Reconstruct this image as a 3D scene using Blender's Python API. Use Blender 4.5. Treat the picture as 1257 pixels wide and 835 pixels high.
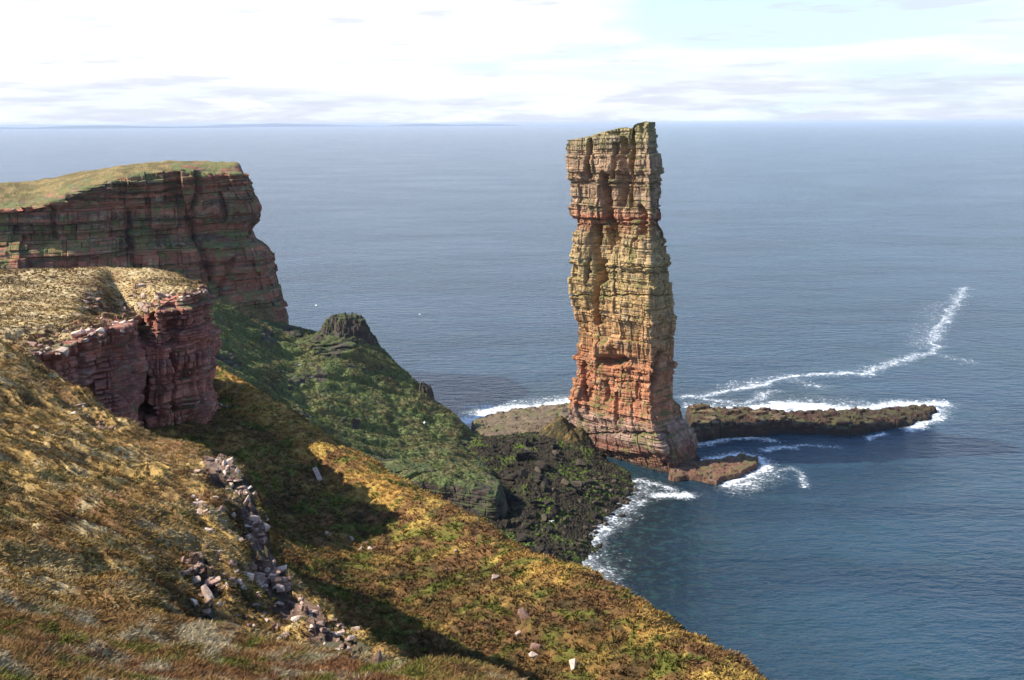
import bpy, bmesh, math, random
import numpy as np
from mathutils import Matrix, Vector
from mathutils.bvhtree import BVHTree
random.seed(7); RS = np.random.RandomState(11)
for o in list(bpy.data.objects): bpy.data.objects.remove(o)
SC = bpy.context.scene
COL = SC.collection
# ------------------------------------------------------------------ camera
F = 1150.0; CX, CY = 628.5, 417.5; H = 137.0
PITCH = math.atan(266.5/F); ROLL = math.radians(0.32)
fwd = np.array([0, math.cos(PITCH), -math.sin(PITCH)])
r0 = np.array([1., 0, 0]); u0 = np.array([0, math.sin(PITCH), math.cos(PITCH)])
rgt = r0*math.cos(ROLL) - u0*math.sin(ROLL)
upv = u0*math.cos(ROLL) + r0*math.sin(ROLL)
CAM = np.array([0, 0, H])
cd = bpy.data.cameras.new('camera'); cam = bpy.data.objects.new('camera', cd); COL.objects.link(cam)
M = Matrix.Identity(4)
for i in range(3):
    M[i][0] = rgt[i]; M[i][1] = upv[i]; M[i][2] = -fwd[i]; M[i][3] = CAM[i]
cam.matrix_world = M
cd.sensor_width = 36; cd.lens = 36*F/1257.0; cd.clip_start = 0.5; cd.clip_end = 200000
SC.camera = cam
# ------------------------------------------------------------------ light
SUN_EL = math.radians(40); SUN_AZ = math.radians(-95)      # azimuth from +Y, clockwise: the sun stands to the left
sdir = Vector((math.sin(SUN_AZ)*math.cos(SUN_EL), math.cos(SUN_AZ)*math.cos(SUN_EL), math.sin(SUN_EL)))
ld = bpy.data.lights.new('sun', 'SUN'); ld.energy = 5.0; ld.angle = math.radians(0.5); ld.color = (1.0, 0.93, 0.80)
sun = bpy.data.objects.new('sun', ld); COL.objects.link(sun)
sun.rotation_euler = (-sdir).to_track_quat('-Z', 'Y').to_euler()
SC.view_settings.view_transform = 'Standard'; SC.view_settings.look = 'None'
SC.view_settings.exposure = 0.80; SC.view_settings.gamma = 1
SC.render.engine = 'CYCLES'

class NT:
    """tiny node-tree writer"""
    def __init__(s, tree):
        s.t = tree; s.n = tree.nodes; s.l = tree.links
    def node(s, typ, **kw):
        n = s.n.new(typ)
        for k, v in kw.items(): setattr(n, k, v)
        return n
    def put(s, sock, v):
        if isinstance(v, bpy.types.NodeSocket): s.l.new(v, sock)
        elif isinstance(v, (tuple, list)) and sock.type == 'RGBA' and len(v) == 3: sock.default_value = (*v, 1)
        else: sock.default_value = v
    def math(s, op, a, b=0.0, clamp=False):
        n = s.node('ShaderNodeMath', operation=op, use_clamp=clamp); s.put(n.inputs[0], a); s.put(n.inputs[1], b); return n.outputs[0]
    def mix(s, f, a, b, mode='MIX'):
        n = s.node('ShaderNodeMix', data_type='RGBA', blend_type=mode); s.put(n.inputs[0], f); s.put(n.inputs[6], a); s.put(n.inputs[7], b); return n.outputs[2]
    def vmul(s, v, sc, add=(0, 0, 0)):
        n = s.node('ShaderNodeVectorMath', operation='MULTIPLY_ADD'); s.put(n.inputs[0], v); n.inputs[1].default_value = sc; n.inputs[2].default_value = add; return n.outputs[0]
    def noise(s, v, scale, detail=4, rough=0.55, dist=0.0):
        n = s.node('ShaderNodeTexNoise'); s.put(n.inputs['Vector'], v); n.inputs['Scale'].default_value = scale
        n.inputs['Detail'].default_value = detail; n.inputs['Roughness'].default_value = rough; n.inputs['Distortion'].default_value = dist
        return n.outputs[0]
    def vor(s, v, scale, feat='F1', out=0):
        n = s.node('ShaderNodeTexVoronoi', feature=feat); s.put(n.inputs['Vector'], v); n.inputs['Scale'].default_value = scale
        return n.outputs[out]
    def step(s, x, lo, hi):
        n = s.node('ShaderNodeMapRange', interpolation_type='SMOOTHSTEP'); s.put(n.inputs[0], x); s.put(n.inputs[1], lo); s.put(n.inputs[2], hi); return n.outputs[0]
    def ramp(s, f, stops, mode='LINEAR'):
        n = s.node('ShaderNodeValToRGB'); s.put(n.inputs[0], f); cr = n.color_ramp; cr.interpolation = mode
        while len(cr.elements) < len(stops): cr.elements.new(0.5)
        for e, (p, c) in zip(cr.elements, stops): e.position = p; e.color = (*c, 1)
        return n.outputs[0]
    def bump(s, h, strength=1.0, dist=1.0, normal=None):
        n = s.node('ShaderNodeBump'); n.inputs['Strength'].default_value = strength; n.inputs['Distance'].default_value = dist
        s.put(n.inputs['Height'], h)
        if normal is not None: s.put(n.inputs['Normal'], normal)
        return n.outputs[0]
    def attr(s, name):
        return s.node('ShaderNodeAttribute', attribute_name=name).outputs['Fac']

# world: physical sky with a procedural cloud veil, a cumulus bank low down
W = bpy.data.worlds.new('World'); SC.world = W; W.use_nodes = True
w = NT(W.node_tree); W.node_tree.nodes.clear()
sky = w.node('ShaderNodeTexSky', sky_type='NISHITA', sun_disc=False)
sky.sun_elevation = SUN_EL; sky.sun_rotation = SUN_AZ; sky.altitude = 100; sky.air_density = 1.0; sky.dust_density = 0.6; sky.ozone_density = 1.2
tc = w.node('ShaderNodeTexCoord').outputs['Generated']
sp = w.node('ShaderNodeSeparateXYZ'); w.put(sp.inputs[0], tc)
el = sp.outputs[2]
n_low = w.noise(w.vmul(tc, (8, 8, 60)), 1.0, 7, 0.58, 0.25)
n_big = w.noise(w.vmul(tc, (2.6, 2.6, 5), (3.1, 0, 0.4)), 1.0, 3, 0.5)
lowtop = w.math('ADD', -0.004, w.math('MULTIPLY', n_big, 0.095))
low = w.math('MULTIPLY', w.step(n_low, 0.34, 0.52), w.step(w.math('SUBTRACT', lowtop, el), -0.004, 0.012))
n_hi = w.noise(w.vmul(tc, (3.0, 3.0, 20), (1.7, 2.0, 0)), 1.0, 6, 0.55, 0.4)
leftness = w.step(w.math('MULTIPLY', sp.outputs[0], -1.0), -0.30, 0.35)
hi_c = w.math('MULTIPLY', w.step(w.math('ADD', n_hi, w.math('MULTIPLY', leftness, 0.30)), 0.44, 0.66), w.step(el, 0.30, 0.12))
upper = w.math('MULTIPLY', w.step(w.noise(w.vmul(tc, (2.0, 2.0, 4)), 1.0, 6, 0.6), 0.50, 0.70), 0.22)
blue = w.mix(1.0, sky.outputs[0], (1.15, 1.30, 1.50), 'MULTIPLY')
skyc = w.mix(w.step(el, 0.24, 0.06), blue, (4.7, 5.8, 6.2))
c1 = w.mix(upper, skyc, (5.6, 5.9, 6.4))
c2 = w.mix(w.math('MULTIPLY', hi_c, 0.9), c1, (6.5, 6.6, 6.8))
shade = w.mix(w.step(w.noise(w.vmul(tc, (9, 9, 90), (0, 0, .22)), 1.0, 5, 0.6), 0.42, 0.60), (4.0, 4.35, 5.2), (5.3, 5.7, 6.2))
c3 = w.mix(w.math('MULTIPLY', low, 0.75), c2, shade)
pf = w.step(w.noise(w.vmul(tc, (8, 8, 75), (5.3, 1.0, 2.0)), 1.0, 5, 0.55), 0.56, 0.68)
c4 = w.mix(w.math('MULTIPLY', w.math('MULTIPLY', pf, w.step(el, 0.22, 0.12)), 0.6), c3, (4.3, 4.5, 5.4))
bg = w.node('ShaderNodeBackground'); w.put(bg.inputs[0], c4); bg.inputs[1].default_value = 0.10
wo = w.node('ShaderNodeOutputWorld'); w.l.new(bg.outputs[0], wo.inputs[0])

# ------------------------------------------------------------------ maths helpers
def ray(px, py):
    px = np.asarray(px, float); py = np.asarray(py, float)
    return (fwd + ((px-CX)/F)[..., None]*rgt - ((py-CY)/F)[..., None]*upv)
def at(px, py, Y):
    d = ray(px, py); return CAM + d*(np.asarray(Y, float)/d[..., 1])[..., None]
def atz(px, py, z):
    d = ray(px, py); return CAM + d*((np.asarray(z, float)-H)/d[..., 2])[..., None]
def proj(P):
    q = P - CAM; z = q @ fwd
    return CX + F*(q @ rgt)/z, CY - F*(q @ upv)/z
def h3(i, j, k, seed=0):
    n = (i.astype(np.int64)*73856093) ^ (j.astype(np.int64)*19349663) ^ (k.astype(np.int64)*83492791) ^ (seed*2654435761 & 0xffffffff)
    n = (n ^ (n >> 13)) * 1274126177 & 0x7fffffff
    n = (n ^ (n >> 16)) * 668265263 & 0x7fffffff
    return ((n ^ (n >> 15)) & 0xffffff)/float(0xffffff)
def vnoise(P, seed=0):
    I = np.floor(P).astype(np.int64); f = P - I; f = f*f*f*(f*(f*6-15)+10)
    r = 0
    for a in (0, 1):
        for b in (0, 1):
            for c in (0, 1):
                wgt = (f[..., 0] if a else 1-f[..., 0])*(f[..., 1] if b else 1-f[..., 1])*(f[..., 2] if c else 1-f[..., 2])
                r = r + wgt*h3(I[..., 0]+a, I[..., 1]+b, I[..., 2]+c, seed)
    return r*2-1
def fbm(P, size, octv=4, rough=0.5, seed=0, ridged=False):
    """size: wavelength in metres, scalar or 3-tuple"""
    q = P/np.asarray(size, float); r = 0; a = 1; tot = 0
    for o in range(octv):
        n = vnoise(q + 17.3*o, seed+o)
        if ridged: n = 1-2*np.abs(n)
        r = r + a*n; tot += a; a *= rough; q = q*2.03
    return r/tot
def sstep(x, a, b):
    t = np.clip((x-a)/(b-a), 0, 1); return t*t*(3-2*t)
def h1(i, seed=0): return h3(np.asarray(i), np.asarray(i)*0+5, np.asarray(i)*0+9, seed)
def strata(s, z, seed, beds=(0.5, 1.6), blocks=(1.5, 6), a_bed=0.5, a_blk=0.45, gap=0.35, dip=0.0):
    """blocky bedded rock: outward offset for arc length s and height z"""
    rr = np.random.RandomState(seed)
    b = [-40.0]
    while b[-1] < 190: b.append(b[-1] + (rr.uniform(*beds) if rr.rand() > 0.18 else rr.uniform(beds[1], beds[1]*2.6)))
    b = np.array(b); zz = z + dip*s
    i = np.clip(np.searchsorted(b, zz)-1, 0, len(b)-2)
    th = b[i+1]-b[i]; fz = (zz-b[i])
    off = (h1(i, seed)*2-1)*a_bed
    bw = blocks[0] + h1(i, seed+1)*(blocks[1]-blocks[0])
    q = s/bw + h1(i, seed+2)*9; j = np.floor(q); fs = (q-j)*bw
    hb = h3(i, j.astype(int), i*0, seed+3)
    off = off + (hb*2-1)*a_blk*(0.4+0.6*h1(i, seed+7)) - (hb > 0.93)*a_blk*1.5
    e = np.minimum(fz, th-fz); gi = gap*(.25+1.3*h1(i, seed+11)**2); off = off - gi*np.exp(-(e/0.16)**2)
    e2 = np.minimum(fs, bw-fs); off = off - gap*0.9*np.exp(-(e2/0.16)**2)*(h3(i, j.astype(int), i*0, seed+5) > 0.35)
    return off
def pldist(x, y, pl):
    d = np.full(np.shape(x), 1e9)
    for (x0, y0), (x1, y1) in zip(pl[:-1], pl[1:]):
        vx, vy = x1-x0, y1-y0; t = np.clip(((x-x0)*vx+(y-y0)*vy)/(vx*vx+vy*vy+1e-9), 0, 1)
        d = np.minimum(d, np.hypot(x-x0-t*vx, y-y0-t*vy))
    return d
def polysd(x, y, pl):
    """signed distance, positive inside"""
    pl = list(pl); d = pldist(x, y, pl+[pl[0]]); ins = np.zeros(np.shape(x), bool)
    for (x0, y0), (x1, y1) in zip(pl, pl[1:]+[pl[0]]):
        c = ((y0 > y) != (y1 > y)); xi = (x1-x0)*(y-y0)/((y1-y0) if y1 != y0 else 1e-9)+x0
        ins ^= c & (x < xi)
    return np.where(ins, d, -d)
def crom(A, n):
    """Catmull-Rom resample along axis 0 to n samples"""
    k = A.shape[0]; t = np.linspace(0, k-1, n); i = np.clip(t.astype(int), 0, k-2); f = (t-i)[(...,)+(None,)*(A.ndim-1)]
    E = np.concatenate([2*A[:1]-A[1:2], A, 2*A[-1:]-A[-2:-1]])
    p0, p1, p2, p3 = E[i], E[i+1], E[i+2], E[i+3]
    return 0.5*(2*p1 + (p2-p0)*f + (2*p0-5*p1+4*p2-p3)*f*f + (3*p1-p0-3*p2+p3)*f**3)
def loft(ctrl, nr, nc):
    A = crom(np.asarray(ctrl, float), nr)
    return np.swapaxes(crom(np.swapaxes(A, 0, 1), nc), 0, 1)
def gnorm(G):
    a = np.gradient(G, axis=0); b = np.gradient(G, axis=1); n = np.cross(a, b)
    return n/(np.linalg.norm(n, axis=-1, keepdims=True)+1e-9)

# ------------------------------------------------------------------ object helpers
def tag(o, label=None, cat=None, group=None, kind=None):
    if label: o['label'] = label
    if cat: o['category'] = cat
    if group: o['group'] = group
    if kind: o['kind'] = kind
    return o
def mesh_obj(name, V, Fc, mat, smooth=False, origin=None, attrs=None, parent=None):
    V = np.asarray(V, float).reshape(-1, 3); org = np.zeros(3) if origin is None else np.asarray(origin, float)
    me = bpy.data.meshes.new(name); Fc = np.asarray(Fc, np.int32); k = Fc.shape[1]
    me.vertices.add(len(V)); me.vertices.foreach_set('co', (V-org).astype(np.float32).ravel())
    me.loops.add(Fc.size); me.loops.foreach_set('vertex_index', Fc.ravel())
    me.polygons.add(len(Fc)); me.polygons.foreach_set('loop_start', np.arange(0, Fc.size, k, dtype=np.int32))
    me.update(calc_edges=True)
    me.polygons.foreach_set('use_smooth', np.full(len(Fc), bool(smooth)))
    for an, av in (attrs or {}).items():
        a = me.attributes.new(an, 'FLOAT', 'POINT'); a.data.foreach_set('value', np.asarray(av, np.float32).ravel())
    me.materials.append(mat)
    o = bpy.data.objects.new(name, me); COL.objects.link(o); o.location = org
    if parent: o.parent = parent
    return o
def gfaces(nr, nc, flip=False, wrap=False):
    i = np.arange(nr-1)[:, None]*nc; j = np.arange(nc if wrap else nc-1)[None, :]; j2 = (j+1) % nc
    q = np.stack([i+j, i+j2, i+nc+j2, i+nc+j], -1).reshape(-1, 4)
    return q[:, ::-1] if flip else q
GRIDS = {}                                                  # terrain surfaces that rocks and tufts stand on
def grid_obj(name, G, mat, smooth=False, attrs=None, surf=True, flip=False):
    nr, nc = G.shape[:2]; f = gfaces(nr, nc, flip)
    o = mesh_obj(name, G, f, mat, smooth, None, attrs)
    GRIDS[name] = (G, attrs)
    return o

# ------------------------------------------------------------------ materials
def new_mat(name):
    m = bpy.data.materials.new(name); m.use_nodes = True; m.node_tree.nodes.clear(); t = NT(m.node_tree)
    b = t.node('ShaderNodeBsdfPrincipled'); o = t.node('ShaderNodeOutputMaterial'); t.l.new(b.outputs[0], o.inputs[0])
    pos = t.node('ShaderNodeNewGeometry').outputs['Position']
    return m, t, b, pos
def nz_of(t):
    g = t.node('ShaderNodeNewGeometry'); s = t.node('ShaderNodeSeparateXYZ'); t.put(s.inputs[0], g.outputs['Normal']); return s.outputs[2]
def turf(name, pal, big=14, mid=3.2, fine=0.5, bmp=0.6, aniso=(1, 1, 1), crest=False):
    """moorland: pal = straw, gold, heather brown, green, dark"""
    m, t, b, pos = new_mat(name); straw, gold, heath, green, dark = pal
    p = t.vmul(pos, aniso)
    c = t.mix(t.step(t.noise(p, 1/big, 5, 0.6), 0.42, 0.58), gold, heath)
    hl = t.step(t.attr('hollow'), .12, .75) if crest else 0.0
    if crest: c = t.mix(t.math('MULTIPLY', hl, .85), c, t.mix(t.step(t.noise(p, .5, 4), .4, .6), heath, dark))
    c = t.mix(t.step(t.noise(t.vmul(p, (1, 1, 1), (31, 7, 0)), 1/mid, 5, 0.65, 0.6), 0.48, 0.62), c, green)
    sm = t.step(t.noise(t.vmul(p, (1, 1, 1), (3, 57, 0)), 1/(mid*1.3), 6, 0.68, 0.8), 0.50, 0.63)
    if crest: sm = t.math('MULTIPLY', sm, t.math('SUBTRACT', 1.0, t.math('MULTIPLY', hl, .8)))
    c = t.mix(sm, c, straw)
    c = t.mix(t.math('MULTIPLY', t.step(t.noise(t.vmul(p, (1, 1, 1), (83, 7, 9)), 1/(mid*.55), 6, 0.7), 0.54, 0.66), 0.8), c, dark)
    f = t.noise(p, 1/fine, 5, 0.75)
    c = t.mix(1.0, c, t.ramp(f, [(0.32, (0.66, 0.64, 0.6)), (0.5, (1, 1, 1)), (0.68, (1.35, 1.3, 1.2))]), 'MULTIPLY')
    t.put(b.inputs['Base Color'], c); b.inputs['Roughness'].default_value = 0.95; b.inputs['Specular IOR Level'].default_value = 0.1
    t.put(b.inputs['Normal'], t.bump(t.noise(p, 1/(fine*1.6), 6, 0.75), 0.9, bmp))
    return m
def rock(name, base, alt, pale, veg, vegamt=0.5, band=1.2, zr=None, bmp=0.35, joint=2.2, wet=None):
    m, t, b, pos = new_mat(name)
    s = t.node('ShaderNodeSeparateXYZ'); t.put(s.inputs[0], pos)
    warp = t.noise(pos, 1/12, 3, 0.5)
    bands = t.noise(t.vmul(pos, (0.02, 0.02, 1/band)), 1.0, 5, 0.7, 0.1)
    c = t.mix(t.step(bands, 0.42, 0.6), base, alt)
    if zr:                                              # colour of the rock beds with height (real change of the beds)
        zn = t.math('ADD', s.outputs[2], t.math('MULTIPLY', t.math('SUBTRACT', t.noise(pos, 1/7, 4, 0.6), 0.5), 9.0))
        mr = t.node('ShaderNodeMapRange'); t.put(mr.inputs[0], zn); mr.inputs[1].default_value = zr[0]; mr.inputs[2].default_value = zr[1]
        zc = t.ramp(mr.outputs[0], zr[2]); c = t.mix(1.0, t.ramp(bands, [(0.3, (0.74, 0.70, 0.68)), (0.52, (1, 1, 1)), (0.7, (1.18, 1.12, 1.05))]), zc, 'MULTIPLY')
    c = t.mix(t.math('MULTIPLY', t.step(t.noise(t.vmul(pos, (1, 1, 1.7), (9, 4, 1)), 1/5.0, 6, 0.68, 0.5), 0.52, 0.66), 0.7), c, pale)
    # blotches per block
    vc = t.vor(t.vmul(pos, (1/joint, 1/joint, 1.9/joint)), 1.0, 'F1', 1)
    hs = t.node('ShaderNodeSeparateColor'); t.put(hs.inputs[0], vc)
    c = t.mix(1.0, c, t.ramp(hs.outputs[0], [(0, (0.72, 0.7, 0.7)), (0.5, (1, 1, 1)), (1, (1.22, 1.18, 1.15))]), 'MULTIPLY')
    fine = t.noise(t.vmul(pos, (1, 1, 2.0)), 1.6, 7, 0.75)
    c = t.mix(1.0, c, t.ramp(fine, [(0.3, (0.55, 0.53, 0.52)), (0.5, (1, 1, 1)), (0.7, (1.3, 1.28, 1.25))]), 'MULTIPLY')
    nz = nz_of(t)
    vn = t.noise(t.vmul(pos, (1, 1, 1), (40, 2, 7)), 1/6.5, 6, 0.62, 0.4)
    vm = t.step(t.math('ADD', vn, t.math('MULTIPLY', nz, 0.16)), 0.70-0.25*vegamt, 0.80-0.25*vegamt)
    c = t.mix(t.math('MULTIPLY', vm, 0.85), c, veg)
    if wet:
        c = t.mix(t.step(t.math('ADD', s.outputs[2], t.math('MULTIPLY', t.noise(pos, 0.4, 4), wet)), wet*1.5, wet*0.6), c, (0.035, 0.028, 0.022))
    t.put(b.inputs['Base Color'], c); b.inputs['Roughness'].default_value = 0.9; b.inputs['Specular IOR Level'].default_value = 0.2
    t.put(b.inputs['Normal'], t.bump(t.math('ADD', fine, t.math('MULTIPLY', t.noise(t.vmul(pos, (0.3, 0.3, 2.6)), 1.0, 6, 0.7), 1.0)), 0.8, bmp))
    return m, t, b, c
def grassed(mrt, grass_pal, soft=(0.45, 0.7), attr='grass'):
    """overlay turf on a rock material where the painted attribute says so"""
    m, t, b, c = mrt; pos = t.node('ShaderNodeNewGeometry').outputs['Position']
    g1, g2, g3 = grass_pal
    g = t.mix(t.step(t.noise(pos, 1/9, 5, 0.6), 0.42, 0.6), g1, g2)
    g = t.mix(t.step(t.noise(t.vmul(pos, (1, 1, 1), (8, 30, 0)), 1/3.5, 6, 0.7), 0.5, 0.66), g, g3)
    g = t.mix(1.0, g, t.ramp(t.noise(pos, 1.4, 6, 0.75), [(0.3, (0.5, 0.5, 0.48)), (0.5, (1, 1, 1)), (0.7, (1.4, 1.4, 1.3))]), 'MULTIPLY')
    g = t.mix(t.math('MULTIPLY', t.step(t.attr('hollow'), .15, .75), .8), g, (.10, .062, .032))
    a = t.math('ADD', t.attr(attr), t.math('MULTIPLY', t.math('SUBTRACT', t.noise(pos, 0.7, 5, 0.7), 0.5), 0.6))
    t.put(b.inputs['Base Color'], t.mix(t.step(a, *soft), c, g)); return m

STRAW, GOLD, HEATH, GREEN, DARK = (.60, .49, .29), (.50, .34, .13), (.17, .09, .042), (.12, .13, .035), (.05, .038, .022)
m_near = turf('moor_turf_near', ((.50, .40, .22), (.40, .255, .085), (.17, .09, .04), (.14, .135, .04), DARK), 9, 2.6, 0.28, 0.35, (0.6, 1.5, 1), True)
m_fore = turf('heather_turf', ((.52, .44, .29), (.34, .20, .08), (.24, .115, .055), (.16, .17, .035), DARK), 4, 1.3, 0.10, 0.12)
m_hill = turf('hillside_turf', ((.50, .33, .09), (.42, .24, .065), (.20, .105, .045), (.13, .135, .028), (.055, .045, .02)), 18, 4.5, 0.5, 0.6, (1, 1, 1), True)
m_slope = turf('slope_turf', ((.19, .20, .085), (.155, .175, .06), (.14, .105, .05), (.09, .13, .035), (.035, .034, .02)), 22, 6, .9, .5, (1.6, .8, 1))

# =================================================================== SEA
def sea():
    xs = np.concatenate([-np.geomspace(60000, 130, 34), np.arange(-125, 330, 0.9), np.arange(331, 470, 1.6), np.geomspace(475, 60000, 32)])
    ys = np.concatenate([np.array([-3000, -800, -200, 0, 120.]), np.arange(180, 560, 0.9), np.arange(562, 1000, 2.5), np.geomspace(1005, 90000, 40)])
    X, Y = np.meshgrid(xs, ys); P = np.stack([X, Y, np.zeros_like(X)], -1)
    foam = np.zeros_like(X); sh = np.zeros_like(X)
    def band(pts, wid, amp, soft=1.6, wob=2.0):
        nonlocal foam
        pl = [tuple(atz(a, b, 0)[:2]) for a, b in pts]
        m = np.zeros_like(X, bool)
        xsn = [p[0] for p in pl]; ysn = [p[1] for p in pl]; mg = wid*4+8
        m = (X > min(xsn)-mg) & (X < max(xsn)+mg) & (Y > min(ysn)-mg) & (Y < max(ysn)+mg)
        Q = P[m]; wx = fbm(Q, 9, 3, .55, 3)*wob; wy = fbm(Q, 9, 3, .55, 5)*wob
        d = pldist(Q[:, 0]+wx, Q[:, 1]+wy, pl)
        foam[m] = np.maximum(foam[m], amp*np.exp(-(d/wid)**soft))
    band([(838,487),(856,487),(884,483),(924,474),(952,467),(980,461),(1028,458),(1056,459)], 4.32, 0.65, 1.5, 4)
    band([(1056,459),(1077,451),(1118,439),(1146,431),(1145,413),(1160,392),(1174,372),(1184,353)], 6.08, 0.59, 1.5, 5)
    band([(856,487),(880,492),(905,496),(930,490),(948,480)], 4.05, 0.56, 1.6, 4)
    band([(1150,435),(1190,445)], 6.75, 0.38, 1.5, 5)
    band([(1150,372),(1130,425)], 12.00, 0.30, 1.5, 8)
    band([(848,499),(880,502),(915,505),(950,503)], 6.75, 0.72, 1.7, 4)
    band([(940,503),(965,498),(1000,500),(1030,504)], 10.00, 1.15, 2, 4)
    band([(1025,503),(1060,502),(1110,497),(1150,496)], 7.43, 0.85, 1.7, 3)
    band([(1140,500),(1154,504),(1148,514),(1132,520),(1118,526)], 4.32, 0.81, 1.7, 3)
    band([(1085,532),(1066,536),(1068,540)], 2.03, 0.68, 1.7, 1.5)
    band([(858,546),(885,540),(920,537),(950,541)], 3.51, 0.72, 1.5, 2.2)
    band([(940,552),(960,549),(975,550)], 2.70, 0.81, 1.6, 2)
    band([(975,547),(1005,547),(1030,549)], 2.16, 0.50, 1.6, 2)
    band([(860,566),(885,562),(905,558),(930,563),(937,572),(925,582),(905,592),(890,596)], 4.05, 0.83, 1.6, 2)
    band([(900,598),(925,597),(915,585)], 5.40, 0.61, 1.6, 3)
    band([(955,576),(975,575),(982,588),(986,598)], 2.43, 0.56, 1.6, 2.5)
    band([(806,609),(822,608),(842,608)], 3.51, 0.95, 1.6, 1.6)
    band([(776,592),(790,590),(800,594),(815,597),(824,600)], 2.97, 0.63, 1.6, 2)
    band([(772,598),(768,612),(760,618),(775,622),(790,615)], 3.44, 0.56, 1.5, 2.2)
    band([(750,632),(742,642),(730,650),(745,650)], 3.24, 0.65, 1.5, 2.4)
    band([(738,650),(722,668),(706,680),(700,700),(712,716),(728,722)], 6.07, 0.65, 1.6, 3)
    band([(562,520),(590,511),(606,503),(640,500),(672,498),(706,492)], 8.10, 0.90, 1.8, 4)
    band([(585,500),(600,498),(615,502)], 6.75, 0.68, 1.6, 4)
    band([(865,500),(930,498),(1000,494),(1060,498)], 13.00, 0.42, 2, 5)
    band([(905,560),(930,566),(930,585),(900,597)], 9.00, 0.50, 2, 4)
    band([(715,640),(712,670),(712,700),(730,720)], 11.00, 0.55, 2, 4); band([(790,600),(770,612),(745,640)], 9.00, 0.50, 2, 4)
    band([(575,516),(610,503),(650,498),(700,492)], 13.00, 0.50, 2, 5); band([(900,475),(960,463),(1000,475)], 9.00, 0.38, 2, 5)
    for cx, cy, r in ((745, 690, 42), (800, 610, 22), (770, 640, 40), (900, 500, 22), (985, 498, 26), (905, 585, 16), (620, 505, 26), (680, 500, 22)):
        c = atz(cx, cy, 0); sh = np.maximum(sh, np.exp(-((X-c[0])**2+((Y-c[1])*.7)**2)/(r*1.0)**2))  # mask: green shallows, plus the stack's dark reflection in the cove
    m, t, b, pos = new_mat('sea_water')
    fa = t.attr('foam'); s_ = t.attr('shallow_reflect')
    dn = t.noise(t.vmul(pos, (1, 1, 1)), 1/70, 4, 0.6)
    base = t.mix(t.step(dn, 0.4, 0.62), (.016, .042, .068), (.020, .052, .078))
    base = t.mix(t.math('MULTIPLY', t.step(t.noise(t.vmul(pos, (1, 1, 1), (9, 0, 0)), 1/22, 4, 0.6), 0.5, 0.65), 0.45), base, (.009, .040, .048))
    st = t.step(t.noise(t.vmul(pos, (.006, .03, 1), (3, 3, 0)), 1.0, 5, .62, .4), .44, .62)
    base = t.mix(t.math('MULTIPLY', st, .55), base, (.006, .020, .040))
    bed_reflect = t.mix(t.step(t.noise(pos, 1/3.6, 5, 0.7), 0.47, 0.62), (.005, .012, .014), (.016, .045, .036))  # dark tone paints in the stack's reflection, green tone is shallow water
    base = t.mix(t.math('MULTIPLY', s_, 0.85, True), base, bed_reflect)
    # lacy foam: web-like cells torn by noise
    web = t.vor(t.vmul(pos, (1, 1, 1)), 0.55, 'DISTANCE_TO_EDGE', 0)
    wn = t.noise(pos, 0.35, 7, 0.72, 1.2)
    lace = t.math('ADD', t.math('MULTIPLY', wn, 0.95), t.math('MULTIPLY', t.step(web, 0.16, 0.0), 0.10))
    wn2 = t.noise(t.vmul(pos, (0.5, 1.0, 1)), 1.1, 5, 0.7, 0.8)
    brk = t.math('ADD', t.math('MULTIPLY', t.math('SUBTRACT', wn, 0.5), 2.6), t.math('MULTIPLY', t.math('SUBTRACT', wn2, 0.5), 1.5))
    brk = t.math('ADD', brk, t.math('MULTIPLY', t.step(web, 0.22, 0.0), 0.28))
    fm = t.math('MULTIPLY', t.step(t.math('ADD', fa, brk), 0.66, 1.02), t.step(fa, 0.03, 0.2))
    mist = t.math('MULTIPLY', t.step(t.math('ADD', fa, t.math('MULTIPLY', brk, .4)), 0.15, 1.1), 0.45)
    fm = t.math('MAXIMUM', fm, mist)
    t.put(b.inputs['Base Color'], t.mix(fm, base, (.86, .88, .88)))
    t.put(b.inputs['Roughness'], t.math('ADD', t.math('MULTIPLY', fm, 0.6), 0.17))
    b.inputs['IOR'].default_value = 1.333; b.inputs['Specular IOR Level'].default_value = 0.95
    warp = t.node('ShaderNodeVectorMath', operation='ADD'); t.put(warp.inputs[0], pos)
    pv = pos
    w1 = t.noise(t.vmul(pv, (0.36, 0.85, 1)), 1.0, 4, 0.55, 0.3)
    w2 = t.noise(t.vmul(pv, (0.10, 0.24, 1), (5, 1, 0)), 1.0, 3, 0.5, 0.4)
    w3 = t.noise(t.vmul(pv, (0.022, 0.035, 1), (5, 9, 0)), 1.0, 3, 0.5)
    gust = t.step(t.noise(t.vmul(pv, (0.0035, 0.008, 1)), 1.0, 4, 0.6), 0.35, 0.65)
    hgt = t.math('ADD', t.math('MULTIPLY', w1, 1.25), t.math('ADD', t.math('MULTIPLY', w2, 2.6), t.math('MULTIPLY', w3, 3.0)))
    hgt = t.math('ADD', hgt, t.math('MULTIPLY', fm, 0.12))
    n = t.node('ShaderNodeBump'); t.put(n.inputs['Height'], hgt); n.inputs['Distance'].default_value = 1.0
    t.put(n.inputs['Strength'], t.math('ADD', 0.5, t.math('MULTIPLY', gust, 0.5)))
    t.put(b.inputs['Normal'], n.outputs[0])
    o = grid_obj('sea', P, m, True, {'foam': foam, 'shallow_reflect': sh}, surf=False)
    tag(o, kind='structure')
sea()

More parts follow.
